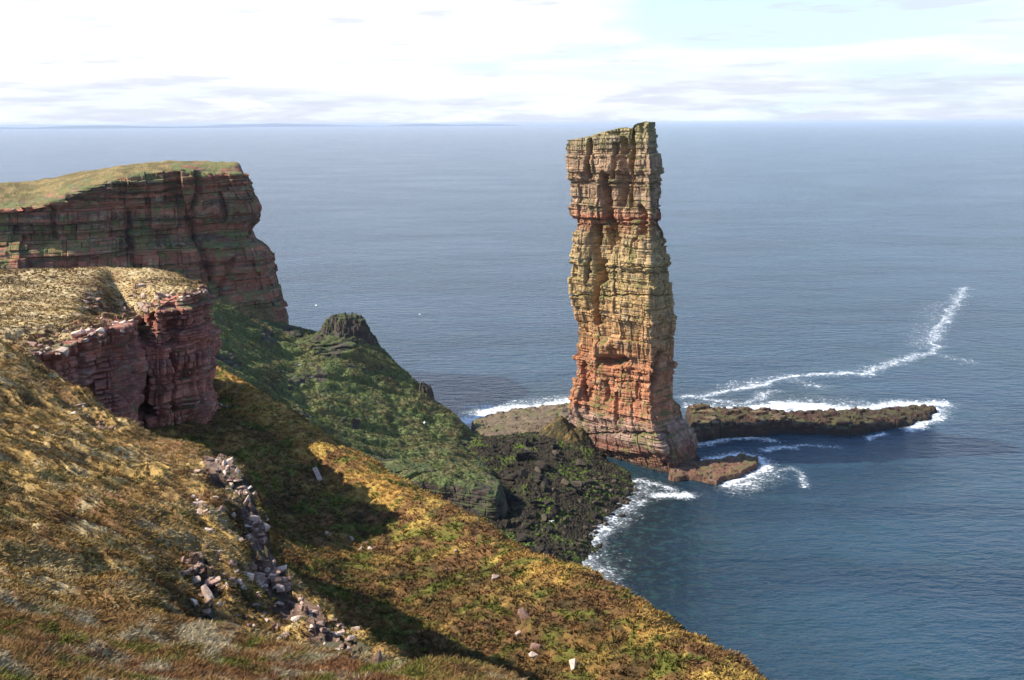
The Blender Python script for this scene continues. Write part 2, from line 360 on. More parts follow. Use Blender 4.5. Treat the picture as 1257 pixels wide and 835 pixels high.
# =================================================================== SEA STACK
def stack():
    L = [(140,696.5),(172,696.5),(197,697),(206,698),(222,703.4),(240,704),(250,701),(262,702),(266,703.5),(277,706),(290,706.5),(302,705.5),(318,704),(345,703.4),(363,704.3),(390,705.5),(408,709.4),(418,714.5),(438,715),(443,709.4),(460,708),(480,704.3),(495,699.5),(505,696.5),(520,700),(535,704),(560,703),(575,702),(600,700)]
    R = [(140,803),(150,804),(165,806),(175,809),(195,813),(225,814.5),(240,812.5),(265,812.5),(272,814),(277,815.5),(285,818.7),(310,820.8),(318,825),(345,825.6),(380,827),(390,828),(400,828),(412,825),(440,825),(447,829),(470,830.6),(488,832),(494,840),(510,845),(525,852),(540,856),(555,858),(563,863),(575,866),(600,868)]
    Cc = [(140,797),(430,797),(500,800),(535,815),(560,826),(600,830)]
    Y0 = 374.0
    nz = 620; ns = 640
    zt = np.linspace(-3, 137.0, nz)
    py = np.array([proj(np.array([32., Y0, z]))[1] for z in zt])
    ip = lambda T: np.interp(py, [a for a, _ in T], [b for _, b in T])
    lx, rx, cx = ip(L), ip(R), ip(Cc)
    # unit polygon, resampled to equal arc length with slightly rounded corners
    def ring(k):
        Wm = (rx[k]-lx[k])/F*Y0*1.02
        yL, yC, yR = Y0+.20*Wm, Y0-.42*Wm, Y0-.08*Wm
        # py shifts with depth a little: use X only
        def X(px, Y): return at(px, py[k], Y)[0]
        PL = np.array([X(lx[k], yL), yL]); PC = np.array([X(cx[k], yC), yC]); PR = np.array([X(rx[k], yR), yR])
        PB = PL + (PR-PC) + np.array([0, 3.0])
        return np.array([PL, PC, PR, PB])
    rings = np.array([ring(k) for k in range(nz)])          # nz,4,2
    seg = np.array([0.44, 0.20, 0.24, 0.12]); cnt = (seg*ns).astype(int); cnt[0] += ns-cnt.sum()
    P = np.zeros((nz, ns, 3)); q = 0; N = np.zeros((nz, ns, 3)); S = np.zeros((nz, ns))
    acc = np.zeros(nz)
    for e in range(4):
        a, b = rings[:, e], rings[:, (e+1) % 4]; t = (np.arange(cnt[e])/cnt[e])
        P[:, q:q+cnt[e], :2] = a[:, None]*(1-t)[None, :, None] + b[:, None]*t[None, :, None]
        d = b-a; ln = np.linalg.norm(d, axis=1); n = np.stack([d[:, 1], -d[:, 0]], 1)/ln[:, None]
        N[:, q:q+cnt[e], :2] = n[:, None]
        S[:, q:q+cnt[e]] = np.mean(acc) + t[None]*np.mean(ln); acc += ln; q += cnt[e]
    # average normals across corners
    for _ in range(14): N = (np.roll(N, 1, 1)+N+np.roll(N, -1, 1))/3
    N /= np.linalg.norm(N, axis=-1, keepdims=True)
    P[..., 2] = zt[:, None]
    ppx, _ = proj(P)
    # skyline: height depends on where along the top we are
    top_px = [(690,173),(697,172),(715,169),(735,164),(750,160),(762,157),(770,156.5),(773,159),(775,170),(777.5,156),(783,151.5),(795,149),(802,150),(806,156),(812,162)]
    ptop = np.interp(ppx[-1], [a for a, _ in top_px], [b for _, b in top_px])
    ztop = np.array([atz(CX, v, 0)[2]*0 + (H + ((ray(ppx[-1][i], v)[2])/(ray(ppx[-1][i], v)[1]))*P[-1, i, 1]) for i, v in enumerate(ptop)])
    ztop[ns//1*0:] = np.minimum(ztop, 139.5)
    ztop = np.maximum(ztop, 120)
    k = sstep(zt, 95, 137)[:, None]
    P[..., 2] = zt[:, None] + k*(ztop[None]-137.0)
    S0 = S; z = P[..., 2]
    zz = z + fbm(P, 22, 2, .5, 91)*1.2
    d = strata(S0, zz, 5, (0.45, 1.5), (2.0, 7), .36, .46, .30)
    d += strata(S0, zz, 17, (4.5, 9), (5, 12), .6, 1.0, .25)
    d += strata(S0, zz, 19, (9, 26), (2.5, 6), .1, 1.1, .35)
    d += strata(S0, zz, 23, (.9, 2.6), (1.2, 3.2), .16, .30, .2)
    d += fbm(P, (4.5, 4.5, 45), 3, .6, 32)*1.3*sstep(P[..., 2], 8, 25)
    d += fbm(P, (16, 16, 30), 3, .55, 31)*1.6 + fbm(P, (3.5, 3.5, 2.5), 4, .6, 37)*.55
    px, pyv = proj(P)
    front = np.zeros((nz, ns)); front[:, :cnt[0]+cnt[1]] = 1
    def cut(pts, wpx, dep, pw=4):
        nonlocal d
        wig = fbm(P, (2.5, 2.5, 4), 4, .65, 41)*4.2
        dd = pldist(px+wig, pyv+np.roll(wig, 40, 0)*.8, pts); d = d - 1.35*front*dep*np.exp(-(dd/wpx)**pw)
    cut([(723,172),(724,190),(724,218)], 2.0, 4.5)
    cut([(753,178),(755,200),(752,218)], 2.6, 2.6)
    cut([(742,216),(744,240),(747,268)], 5.0, 6.5)
    cut([(775.5,150),(775.5,180),(775,215),(774,252)], 2.2, 7.5, 3)
    cut([(764,176),(766,215),(763,250)], 6, 3.6, 3)
    cut([(786,255),(790,266),(790,285)], 4.0, 3.5)
    cut([(752,272),(753,285),(756,298)], 4.5, 4.0)
    cut([(733,280),(733,310),(737,330),(735,352),(732,372),(732,395)], 4.2, 6.0)
    cut([(741,322),(741,344)], 4.0, 4.0)
    cut([(725,318),(724,345)], 1.6, 2.0)
    cut([(746,283),(750,305)], 2.0, 3.0)
    cut([(776,310),(781,296),(785,285)], 1.5, 2.0)
    cut([(740,443),(753,445),(766,440)], 4.5, 3.8, 3)
    cut([(806,432),(803,455),(800,480),(796,508)], 2.4, 4.0)
    cut([(756,484),(757,505),(757,526)], 2.6, 2.8)
    cut([(716,444),(716,470),(717,492)], 1.8, 3.0)
    cut([(744,470),(745,492)], 1.8, 1.6)
    cut([(781,470),(781,488)], 1.4, 1.4)
    cut([(817,570),(823,555),(819,540)], 2.4, 2.4)
    cut([(700,268),(760,270),(815,271)], 1.5, .9, 3)
    cut([(700,276.5),(812,276)], 0.9, 1.0, 3)
    cut([(700,223),(760,226),(815,225)], 1.1, 1.0, 3)
    cut([(700,363),(760,362),(830,362)], .9, 1.3, 3)
    cut([(740,328),(830,327)], .8, 1.0, 3); cut([(740,335),(830,335)], .8, 1.0, 3)
    cut([(700,395),(740,397)], .8, 1.0, 3); cut([(740,468),(800,470)], .8, .8, 3)
    cut([(700,534),(760,531),(820,532)], 1.4, 1.2, 3)
    def lump(x, y, wx, wy, amp, p=6):
        nonlocal d
        d = d + front*amp*np.exp(-np.abs((px-x)/wx)**p - np.abs((pyv-y)/wy)**p)
    lump(742, 427, 11, 9, 2.6); lump(757, 420, 8, 8, 1.6); lump(786, 345, 34, 60, 1.0); lump(712, 330, 12, 50, 1.4)
    lump(760, 545, 60, 12, 1.6); lump(710, 195, 12, 24, .9); lump(815, 470, 14, 30, 1.5); lump(806, 430, 4, 12, 1.8)
    # massive purple band near the foot is smoother, and the sea has undercut the lowest beds
    P = P + N*d[..., None]
    # cap
    caps = [P]; base_top = P[-1]; cen = np.array([base_top[:, 0].mean(), base_top[:, 1].mean(), 0])
    fr = np.linspace(0, 1, 42)[1:]
    cap = np.zeros((len(fr), ns, 3))
    for i, f_ in enumerate(fr):
        c = base_top*(1-f_); c[:, :2] += cen[:2]*f_
        pxx, _ = proj(c + np.array([0, 0, 137*f_]))
        tp = np.interp(pxx, [a for a, _ in top_px], [b for _, b in top_px]); r_ = ray(pxx, tp)
        zc = H + r_[:, 2]/r_[:, 1]*c[:, 1]
        # the top tilts down to the lit side: the rim keeps its own height, the inside rises gently
        c[:, 2] = base_top[:, 2]*(1-sstep(f_, 0, .25)) + np.minimum(zc, 138.4)*sstep(f_, 0, .25)
        c[:, 2] += fbm(c, 3.0, 3, .6, 77)*.45*min(1, f_*5) - 0.25
        cap[i] = c
    G = np.concatenate([P, cap], 0)
    f = gfaces(G.shape[0], ns, False, True)
    zr = [(0.0, (.10, .05, .038)), (.055, (.15, .075, .058)), (.075, (.20, .145, .13)), (.135, (.25, .17, .145)), (.15, (.28, .14, .09)), (.30, (.31, .155, .09)), (.36, (.31, .19, .105)), (.50, (.30, .225, .12)), (.60, (.29, .235, .13)), (.68, (.27, .205, .125)), (.73, (.25, .115, .075)), (.76, (.24, .175, .125)), (.90, (.24, .18, .13)), (.96, (.22, .20, .125)), (1.0, (.19, .185, .095))]
    mr = rock('stack_sandstone', (.3, .15, .09), (.35, .2, .12), (.34, .28, .18), (.13, .135, .042), .40, 2.0, (0, 137, [(p, tuple(min(.6, v*g_) for v, g_ in zip(c, (1.38, 1.24, 1.09)))) for p, c in zr]), .30, 2.6, 2.0)
    g = sstep(G[..., 2], 132, 136)*sstep(gnorm(G)[..., 2], .0, .5)
    o = mesh_obj('sea_stack', G, f, mr[0], False, (cen[0], cen[1], 0))
    tag(o, 'tall layered red and ochre sandstone sea stack rising from the water', 'sea stack')
    return G, f
stackG, stackF = stack()

# =================================================================== HEADLAND (far left)
def headland():
    # rows from plateau (inland) over the rim and down the face; columns from left to the prow and round its back
    cols = [(-330, 250, 395), (-160, 252, 398), (-40, 256, 402), (40, 254, 408), (100, 230.5, 416), (150, 214.5, 424), (200, 209, 432), (238, 207.8, 438), (262, 211, 446), (292, 211, 452), (300, 214, 464), (294, 214, 485)]
    rim = np.array([at(a, b, c) for a, b, c in cols])
    n = len(cols)
    prow = [(262, 0), (292, 1), (300, 1)]
    inland = []
    back_py = [232, 233, 230, 227, 219, 213, 209, 206.5, 206.5, 207.5, 209, 211]
    back_px = [-330, -160, -40, 30, 85, 135, 185, 225, 252, 280, 284, 282]
    back = np.array([at(back_px[i], back_py[i], cols[i][2]+(46 if i < 8 else (28, 18, 10, 6)[i-8])) for i in range(n)])
    behind = back + np.array([-35, 25, -45])[None]
    # face rows by (px offset, y) : pixel paths of the silhouette on the right
    def face_row(py_l, py_r, dY, pxr):
        out = []
        for i, (a, b, c) in enumerate(cols):
            f_ = i/(n-1); f_ = min(1, max(0, (a+40)/340)) if i < 10 else 1
            y = py_l + (py_r-py_l)*f_
            px = a + (pxr*max(0, min(1, (a-180)/112)) if i < 10 else pxr)
            out.append(at(px, y, c-dY*(1 if i < 9 else (.7, .2, -.4)[i-9])))
        return np.array(out)
    rows = [behind, back, rim,
            face_row(268, 226, 1, 8), face_row(280, 245, 2, 18), face_row(292, 266, 3, 23), face_row(300, 279, 4, 11),
            face_row(308, 292, 6, 14), face_row(320, 304, 9, 30), face_row(335, 330, 11, 38), face_row(352, 360, 13, 44), face_row(368, 385, 16, 49), face_row(385, 402, 18, 52), face_row(420, 430, 18, 54)]
    nr, nc = 430, 1000
    G = loft(rows, nr, nc); N = gnorm(G)
    if N[nr*6//10, nc//3, 1] > 0: N = -N
    t = np.linspace(0, len(rows)-1, nr)[:, None]
    hN = N.copy(); hN[..., 2] *= .15; hN /= np.linalg.norm(hN, axis=-1, keepdims=True)
    S = np.cumsum(np.linalg.norm(np.diff(G[nr//2], axis=0, prepend=G[nr//2][:1]), axis=1))[None]*np.ones((nr, 1))
    # buttresses and gullies
    face = sstep(t, 1.95, 2.25)*np.ones((1, nc))
    zz = G[..., 2] + fbm(G, 40, 2, .5, 3)*2.5
    d = strata(S, zz, 51, (.9, 3.0), (3, 9), .6, 1.1, .5)
    d += strata(S, zz, 57, (6, 13), (8, 24), 2.0, 4.2, .6) + strata(S, zz, 59, (12, 30), (6, 15), .2, 2.2, .3)
    d += fbm(G, (34, 34, 90), 3, .55, 8)*5.0 + fbm(G, (9, 9, 14), 4, .6, 9)*2.2
    d *= 1-.55*sstep(np.linspace(0, 11, nc), 9.0, 10.0)[None]
    px, py = proj(G)
    wg = fbm(G, (10, 10, 14), 4, .6, 88)*14
    d -= 5.5*np.exp(-(pldist(px+wg, py, [(244,208),(241,235),(236,262),(247,300),(258,345)])/5)**2)*(t > 1.95)
    d -= 3.5*np.exp(-(pldist(px+wg, py, [(60,250),(66,290)])/4)**2) + 4*np.exp(-(pldist(px+wg, py, [(158,262),(164,300),(170,330)])/5)**2)
    d -= 3*np.exp(-(pldist(px, py, [(285,320),(277,355),(275,380)])/4)**3)
    G = G + hN*(d*face)[..., None]
    top = (1-face)
    G[..., 2] += top*(fbm(G, 18, 3, .5, 15)*1.1 + fbm(G, 4, 4, .6, 16)*.6)
    N2 = gnorm(G); nzv = np.abs(N2[..., 2])
    gr = top*(1.1-.9*sstep(t, 1.45, 1.95)*sstep(fbm(G, 9, 4, .6, 92), -.25, .25))*(1-.55*sstep(px, 175, 235)) + .40*(sstep(nzv, .45, .8))*face + .62*face*np.exp(-((py-300+ (px-100)*.02)/16)**2)*(px < 330)*(fbm(G, 14, 3, .6, 66) > .05) 
    gr = np.maximum(gr, face*sstep(py+fbm(G, 20, 3, .6, 5)*18, 355, 385)*.9*(px < 330))
    mr = rock('headland_sandstone', (.40, .155, .095), (.15, .10, .07), (.38, .35, .22), (.17, .19, .065), .60, 2.8, None, .9, 8.0)
    m = grassed(mr, ((.29, .21, .085), (.17, .125, .05), (.13, .13, .045)))
    o = grid_obj('headland_cliff', G, m, False, {'grass': gr})
    tag(o, kind='structure')
headland()

# =================================================================== GREEN SLOPE
def green_slope():
    ridge = [(160,345,395),(250,368,402),(300,385,415),(345,400,428),(380,408,424),(405,405,420),(432,404,418),(460,425,414),(500,463,408),(530,487,402),(560,509,396),(588,528,389),(604,545,378),(612,556,372)]
    mid1 = [(160,372,380),(250,388,378),(300,410,385),(345,432,392),(380,442,390),(405,448,388),(432,456,386),(460,472,384),(500,497,378),(530,516,372),(560,534,366),(588,552,358),(606,566,352),(614,575,350)]
    mid2 = [(160,400,350),(250,415,348),(300,440,352),(345,468,356),(375,485,354),(400,496,352),(428,508,350),(456,522,347),(496,541,343),(526,552,339),(558,564,334),(586,575,329),(606,586,326),(614,592,325)]
    brow = [(160,430,320),(250,445,318),(300,475,320),(345,505,322),(370,522,320),(395,537,319),(425,553,318),(452,566,316),(494,578,312),(524,584,310),(556,590,307),(584,596,304),(606,604,302),(613,608,304)]
    R = [np.array([at(*p) for p in r]) for r in (ridge, mid1, mid2, brow)]
    back = R[0]+np.array([6, 14, -14]); back2 = R[0]+np.array([16, 34, 0]); back2[:, 2] = -3
    foot = R[3]+np.array([0, -3, 0]); foot[:, 2] = np.linspace(26, -3, len(foot)); foot[9:, 2] = [3, 1, 0, -1, -2]
    foot2 = foot+np.array([4, -10, -6])
    rows = [back2, back]+R+[foot, foot2]
    rows = [np.concatenate([r, [r[-1]*[1, 1, .0]+np.array([2.5, -1, (r[-1][2]*.35-2)])], [r[-1]*[1, 1, 0]+np.array([4.0, -1, -4])]]) for r in rows]
    nr, nc = 560, 900
    G = loft(rows, nr, nc); N = gnorm(G)
    if N[nr//2, nc//2, 2] < 0: N = -N
    px, py = proj(G)
    t = np.linspace(0, len(rows)-1, nr)[:, None]*np.ones((1, nc))
    steep = sstep(1-np.abs(N[..., 2]), .35, .7)
    S = G[..., 0]*.9+G[..., 1]*.4
    crag = sstep(fbm(G, (16, 16, 9), 4, .6, 12)+fbm(G, 60, 2, .5, 13)*.4, .18, .42)
    bump = fbm(G, 26, 4, .5, 21)*4.2 + fbm(G, 8, 4, .6, 22)*2.0 + fbm(G, 2.2, 3, .65, 27)*.5 - 2.2*np.maximum(0, fbm(np.stack([G[..., 0]*.35-G[..., 1]*.9, G[..., 0]*.12+G[..., 1]*.04, G[..., 2]*.1], -1), 9, 3, .55, 26, True)-.25)*2
    # long runnels down the slope
    U = np.stack([G[..., 0]*.35-G[..., 1]*.9, G[..., 0]*.12+G[..., 1]*.04, G[..., 2]*.1], -1)
    bump += fbm(U, 7, 4, .6, 24)*1.0
    G = G + N*(bump*(1-.5*steep))[..., None]
    stv = strata(S, G[..., 2], 61, (.6, 1.8), (1.5, 5), .55, .55, .3)
    hN = N.copy(); hN[..., 2] = 0; hN /= (np.linalg.norm(hN, axis=-1, keepdims=True)+1e-6)
    G = G + hN*(stv*np.maximum(steep*1.1, crag*.9))[..., None]
    # rocky knob on the ridge and a small stack further down
    def knob(x, y, wx, wy, hgt, sd):
        wn = fbm(G, 3.0, 4, .65, sd)*1.5; c = at(x, y[0], y[1])
        r = np.sqrt(((G[..., 0]-c[0])/wx)**2+((G[..., 1]-c[1])/wy)**2)
        G[..., 2] += (1-sstep(r+wn*.35, .55, 1.05))*hgt*(1+.35*wn)
        return (1-sstep(r, .9, 1.25))
    k1 = np.maximum.reduce([knob(428, (404, 418), 12, 9, 4.6, 5), knob(412, (404, 419), 4.5, 5, 1.6, 8), knob(431, (400, 418), 3.2, 5, 3.2, 18), knob(443, (406, 417), 5, 6, 3.4, 28), knob(422, (402, 416), 5, 6, 1.6, 29)]); k2 = knob(524, (484, 404), 3.6, 4, 5.0, 6)
    capz = at(430, 389, 416)[2]+fbm(G, 3.5, 3, .6, 46)*2.2
    G[..., 2] = np.where(k1 > .2, np.minimum(G[..., 2], capz), G[..., 2])
    G[..., 2] = np.where(np.maximum(k1, k2) > .3, .5*G[..., 2]+.5*np.round((G[..., 2]+fbm(G, 4, 3, .6, 44)*.8)/1.3)*1.3, G[..., 2])
    rk = np.maximum.reduce([steep*.9, crag*.68, k1, k2, sstep(py + (px-520)*.1 + fbm(G, 12, 3, .6, 4)*22, 590, 606)*1.0])
    mr = rock('slope_rock', (.085, .06, .048), (.07, .06, .048), (.14, .13, .10), (.07, .09, .03), .6, 1.4, None, .5, 3.5)
    m = grassed(mr, ((.145, .175, .062), (.16, .13, .058), (.09, .115, .04)), (.40, .62))
    o = grid_obj('green_slope', G, m, False, {'grass': 1-rk})
    tag(o, kind='structure')
green_slope()

# =================================================================== HILLSIDE (gully below the bluff, golden ridge)
def hillside():
    ridge = [(150,395,222),(205,425,208),(255,452,194),(330,500,174),(400,550,152),(470,588,136),(545,628,121),(630,672,106),(715,712,93),(800,757,80),(868,800,69),(935,850,60),(1060,950,48)]
    fr = [(145,430,205),(195,462,196),(245,490,184),(310,530,166),(375,578,147),(440,618,132),(510,660,118),(590,702,103),(675,742,90),(755,785,78),(820,830,68),(880,880,59),(960,980,47)]
    gul = [(110,480,180),(165,508,172),(222,530,160),(275,560,147),(330,612,133),(385,655,122),(440,700,111),(510,745,99),(590,795,86),(660,840,76),(720,890,66),(780,950,57),(840,1050,46)]
    near = [(60,520,140),(115,545,135),(175,565,128),(230,595,120),(285,640,108),(330,690,97),(375,745,86),(420,800,74),(480,860,63),(540,920,54),(590,980,47),(640,1060,41),(690,1180,35)]
    fr = [(a, b, c*.975) for a, b, c in fr]; gul = [(a, b, c*.94) for a, b, c in gul]; near = [(a, b, c*.97) for a, b, c in near]
    R = [np.array([at(*p) for p in r]) for r in (ridge, fr, gul, near)]
    print('hill z', [[round(float(v[2])) for v in r] for r in R])
    b1 = R[0]+np.array([5, 6, -5.5]); b2 = R[0]+np.array([14, 16, -26]); b3 = R[0]+np.array([40, 40, 0]); b3[:, 2] = -4
    n2 = R[3]+np.array([-8, -6, -6])
    rows = [b3, b2, b1]+R+[n2]
    nr, nc = 620, 950
    G = loft(rows, nr, nc); N = gnorm(G)
    if N[nr//2, nc//2, 2] < 0: N = -N
    px, py = proj(G)
    t = np.linspace(0, len(rows)-1, nr)[:, None]*np.ones((1, nc))
    bump = fbm(G, 22, 4, .5, 121)*1.8 + fbm(G, 5, 4, .6, 122)*1.0 + fbm(G, 1.6, 4, .65, 127)*.32
    bump += np.maximum(0, fbm(G, (3.2, 3.2, 3.2), 3, .5, 131))**.7*.5
    G = G + N*bump[..., None]
    hol = sstep(t+fbm(G, 12, 3, .6, 335)*.5, 3.35, 4.1)*.62+fbm(G, 7, 4, .6, 336)*.45  # heather off the golden ridge, with the gully's shade painted in
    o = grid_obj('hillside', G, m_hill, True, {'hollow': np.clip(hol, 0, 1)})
    tag(o, kind='structure')
hillside()

# =================================================================== BLUFF (red crag on the left)
def bluff():
    rim = [(-260,470,84),(-120,455,92),(-30,442,100),(40,432,107),(80,424,111),(120,404,117),(152,396,121),(161,391,136),(172,386,156),(190,379,151),(212,369,154),(234,361,156),(249,357,159),(256,354,164),(250,350,174),(215,345,180)]
    base = [(-260,560,84),(-120,540,92),(-30,530,100),(40,535,106),(80,530,110),(118,530,114),(152,532,117),(163,526,132),(174,514,152),(191,515,148),(212,515,151),(230,514,153),(246,510,156),(257,500,164),(262,480,175),(235,460,182)]
    ins = [(-260,400,120),(-120,388,128),(-40,380,135),(20,385,132),(60,388,132),(95,380,136),(120,372,142),(130,368,149),(142,364,161),(157,360,163),(178,352,162),(205,345,166),(228,345,168),(232,345,170),(215,343,176),(180,340,182)]
    back = [(-260,345,165),(-120,338,170),(-40,335,174),(20,334,176),(60,333,177),(95,332,177),(115,332,177),(125,332,177),(132,332,177),(145,332.5,177),(165,334,177),(190,337,176),(212,341,175),(220,343,176),(205,342,180),(175,341,184)]
    A, B, I_, K = [np.array([at(*p) for p in r]) for r in (rim, base, ins, back)]
    print('bluff rim z', A[:, 2].round(), 'base', B[:, 2].round(), 'ins', I_[:, 2].round(), 'back', K[:, 2].round())
    beh = K+np.array([3, 9, -14]); low = B+np.array([0, 0, -12])
    rows = [beh, K, (K+I_)/2+[0, 0, .4], I_, (I_+A)/2+[0, 0, .3], A, A*.84+B*.16+[0, 0, 0], A*.6+B*.4, A*.3+B*.7, B, low]
    nr, nc = 640, 1150
    G = loft(rows, nr, nc); N = gnorm(G)
    if N[nr//4, nc//3, 2] < 0: N = -N
    t = np.linspace(0, len(rows)-1, nr)[:, None]*np.ones((1, nc)); px, py = proj(G)
    hN = N.copy(); hN[..., 2] *= .1; hN /= np.linalg.norm(hN, axis=-1, keepdims=True)
    row = G[nr*7//10]; S = np.cumsum(np.linalg.norm(np.diff(row, axis=0, prepend=row[:1]), axis=1))[None]*np.ones((nr, 1))
    face = sstep(t, 4.8, 5.1)
    zz = G[..., 2] + fbm(G, 30, 2, .5, 203)*.6 + G[..., 0]*.05
    d = strata(S, zz, 71, (.3, 1.1), (1.0, 3.5), .26, .42, .5)
    d += strata(S, zz, 75, (1.4, 3.2), (1.6, 4.5), .5, 1.1, .5) + strata(S, zz, 76, (5, 12), (1.5, 3.5), .2, .9, .5)
    d += fbm(G, (9, 9, 16), 3, .55, 208)*.8 + fbm(G, (2, 2, 1.6), 4, .6, 209)*.14
    wg = fbm(G, (3, 3, 4), 4, .6, 288)*12
    d -= 3.0*np.exp(-(pldist(px+wg, py, [(163,392),(160,420),(158,450),(156,500)])/4)**3)*face
    d -= 1.6*np.exp(-(pldist(px+wg, py, [(212,372),(215,420),(210,470),(214,505)])/2.5)**3)*face + 1.5*np.exp(-(pldist(px+wg, py, [(100,425),(104,470),(100,520)])/3)**3)*face
    d += 1.4*np.exp(-((py-495)/14)**4-((px-246)/14)**4)*face
    # broken flaggy rim
    brk = sstep(t+fbm(G, 3, 3, .6, 99)*.9, 3.7, 4.5)*(1-face)*(px > -20)*(px < 262)
    G = G + hN*(d*face)[..., None]
    hollow = np.exp(-(pldist(px, py, [(120,372),(150,384),(172,384)])/20)**2)*(1-face)
    brk = np.maximum(brk, hollow*1.1); G[..., 2] -= hollow*1.3
    q = fbm(G, (2.5, 2.5, 2.5), 3, .6, 81)
    G[..., 2] += (1-face)*(fbm(G, 11, 3, .5, 82)*.5+fbm(G, 2, 4, .65, 83)*.22) + brk*(np.round(q*3)/3*1.7-.8)
    gr = np.clip((1-face)*1.2 - brk*.75*(fbm(G, 2.2, 3, .6, 84) > -.12), 0, 1.2) + .45*face*sstep(np.abs(gnorm(G)[..., 2]), .6, .9)*0
    mr = rock('bluff_sandstone', (.42, .165, .115), (.27, .12, .09), (.42, .27, .21), (.12, .13, .055), .25, 1.6, None, .22, 2.2)
    m = grassed(mr, ((.46, .33, .16), (.24, .15, .07), (.58, .46, .27)))
    o = grid_obj('bluff', G, m, False, {'grass': gr, 'hollow': np.clip(fbm(G, (7, 4, 4), 4, .6, 334)*1.8+.1, 0, 1)*(1-face)})
    tag(o, kind='structure')
bluff()

# =================================================================== NEAR SLOPE
def near_slope():
    sil = [(-420,330,100),(-250,360,96),(-120,392,92),(0,430,88),(80,478,84),(150,522,79),(210,545,75),(262,562,72),(298,585,68),(318,622,63),(330,672,58),(352,712,54),(400,748,49),(450,790,44),(500,850,38),(560,940,32)]
    m1 = [(-420,400,78),(-250,430,76),(-120,465,74),(0,500,72),(70,530,70),(135,562,68),(190,582,65),(235,602,62),(262,628,58),(280,665,54),(290,705,50),(310,745,47),(345,780,43),(390,820,38),(430,880,33),(480,970,28)]
    m2 = [(-420,520,54),(-250,540,53),(-120,560,52),(0,590,52),(60,612,51),(115,640,49.5),(160,660,48),(195,690,46),(210,715,44),(225,745,42),(240,775,40),(262,805,37),(300,840,34),(345,880,31),(385,935,27),(430,1030,23)]
    m3 = [(-420,760,30),(-250,765,30),(-120,770,31),(0,785,32),(50,795,32),(100,805,32),(140,820,31),(170,835,30.5),(190,850,30),(205,865,29),(220,885,28),(240,910,27),(270,940,25),(310,980,23),(350,1030,21),(390,1120,18)]
    R = [np.array([at(*p) for p in r]) for r in (sil, m1, m2, m3)]
    print('near z', [[round(float(v[2])) for v in r] for r in R])
    n = len(sil)
    e1 = R[0]+np.stack([np.full(n, .5), np.full(n, 1.0), np.full(n, -2.0)], 1)
    e2 = R[0]+np.stack([np.full(n, 1.6), np.full(n, 2.0), np.full(n, -8.)], 1)
    e3 = R[0]+np.stack([np.full(n, 6.), np.full(n, 6.0), np.full(n, -22.)], 1)
    rows = [e3, e2, e1]+R+[R[3]+np.array([0, -8, -3])]
    nr, nc = 760, 1000
    G = loft(rows, nr, nc); N = gnorm(G)
    if N[nr//2, nc//2, 2] < 0: N = -N
    px, py = proj(G); t = np.linspace(0, len(rows)-1, nr)[:, None]*np.ones((1, nc))
    top = sstep(t, 2.0, 2.8)
    # terracettes: wind-combed steps running along the slope
    a = math.radians(28); U = np.stack([G[..., 0]*math.cos(a)-G[..., 1]*math.sin(a), G[..., 0]*math.sin(a)+G[..., 1]*math.cos(a), G[..., 2]*0], -1)
    wv = fbm(G, 8, 3, .55, 301)*2.0; U[..., 1] += wv
    rip = fbm(U, (7.0, 2.3, 5), 3, .5, 302, True); rip2 = fbm(U, (2.6, .9, 5), 3, .55, 305, True)
    z = fbm(G, 15, 3, .5, 303)*1.1 + rip*.95*top + rip2*.32*top + fbm(G, .8, 3, .65, 304)*.09
    G[..., 2] += z
    rockm = (1-top)
    # the ragged rock rib on the right-hand edge
    rib = np.exp(-(pldist(px, py, [(262,572),(296,600),(316,640),(322,690),(345,730),(390,770),(440,800)])/22)**2)
    rib2 = np.exp(-(pldist(px, py, [(245,690),(262,730),(250,775),(310,790)])/18)**2)
    rb = np.clip(np.maximum(rib, rib2)*1.3 + fbm(G, 2.5, 3, .6, 311)*.5 - .25, 0, 1)
    q = fbm(G, (2.2, 2.2, 2.2), 3, .55, 312)
    G[..., 2] += rb*(np.round(q*4)/4*1.8-.4)
    S = G[..., 0]+G[..., 1]
    hN = N.copy(); hN[..., 2] *= .1; hN /= np.linalg.norm(hN, axis=-1, keepdims=True)
    G = G+hN*(strata(S, G[..., 2], 81, (.3, .9), (.6, 2.2), .3, .35, .2)*sstep(rockm, .5, 1))[..., None]
    gr = 1.1-rb*.9-sstep(rockm, .55, .95)*.9*(px > 20)*(fbm(G, 3, 4, .6, 316) > .12)
    mr = rock('rib_rock', (.14, .085, .062), (.17, .11, .085), (.22, .17, .14), (.06, .06, .03), .5, .6, None, .15, .9)
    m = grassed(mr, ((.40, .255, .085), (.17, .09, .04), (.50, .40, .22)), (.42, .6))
    # overlay the full moor palette instead of the plain one
    t_ = NT(m.node_tree); b = [x for x in m.node_tree.nodes if x.type == 'BSDF_PRINCIPLED'][0]
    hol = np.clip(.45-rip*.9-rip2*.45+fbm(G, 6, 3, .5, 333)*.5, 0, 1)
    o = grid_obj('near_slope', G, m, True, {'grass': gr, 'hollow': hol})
    tag(o, kind='structure')
near_slope()

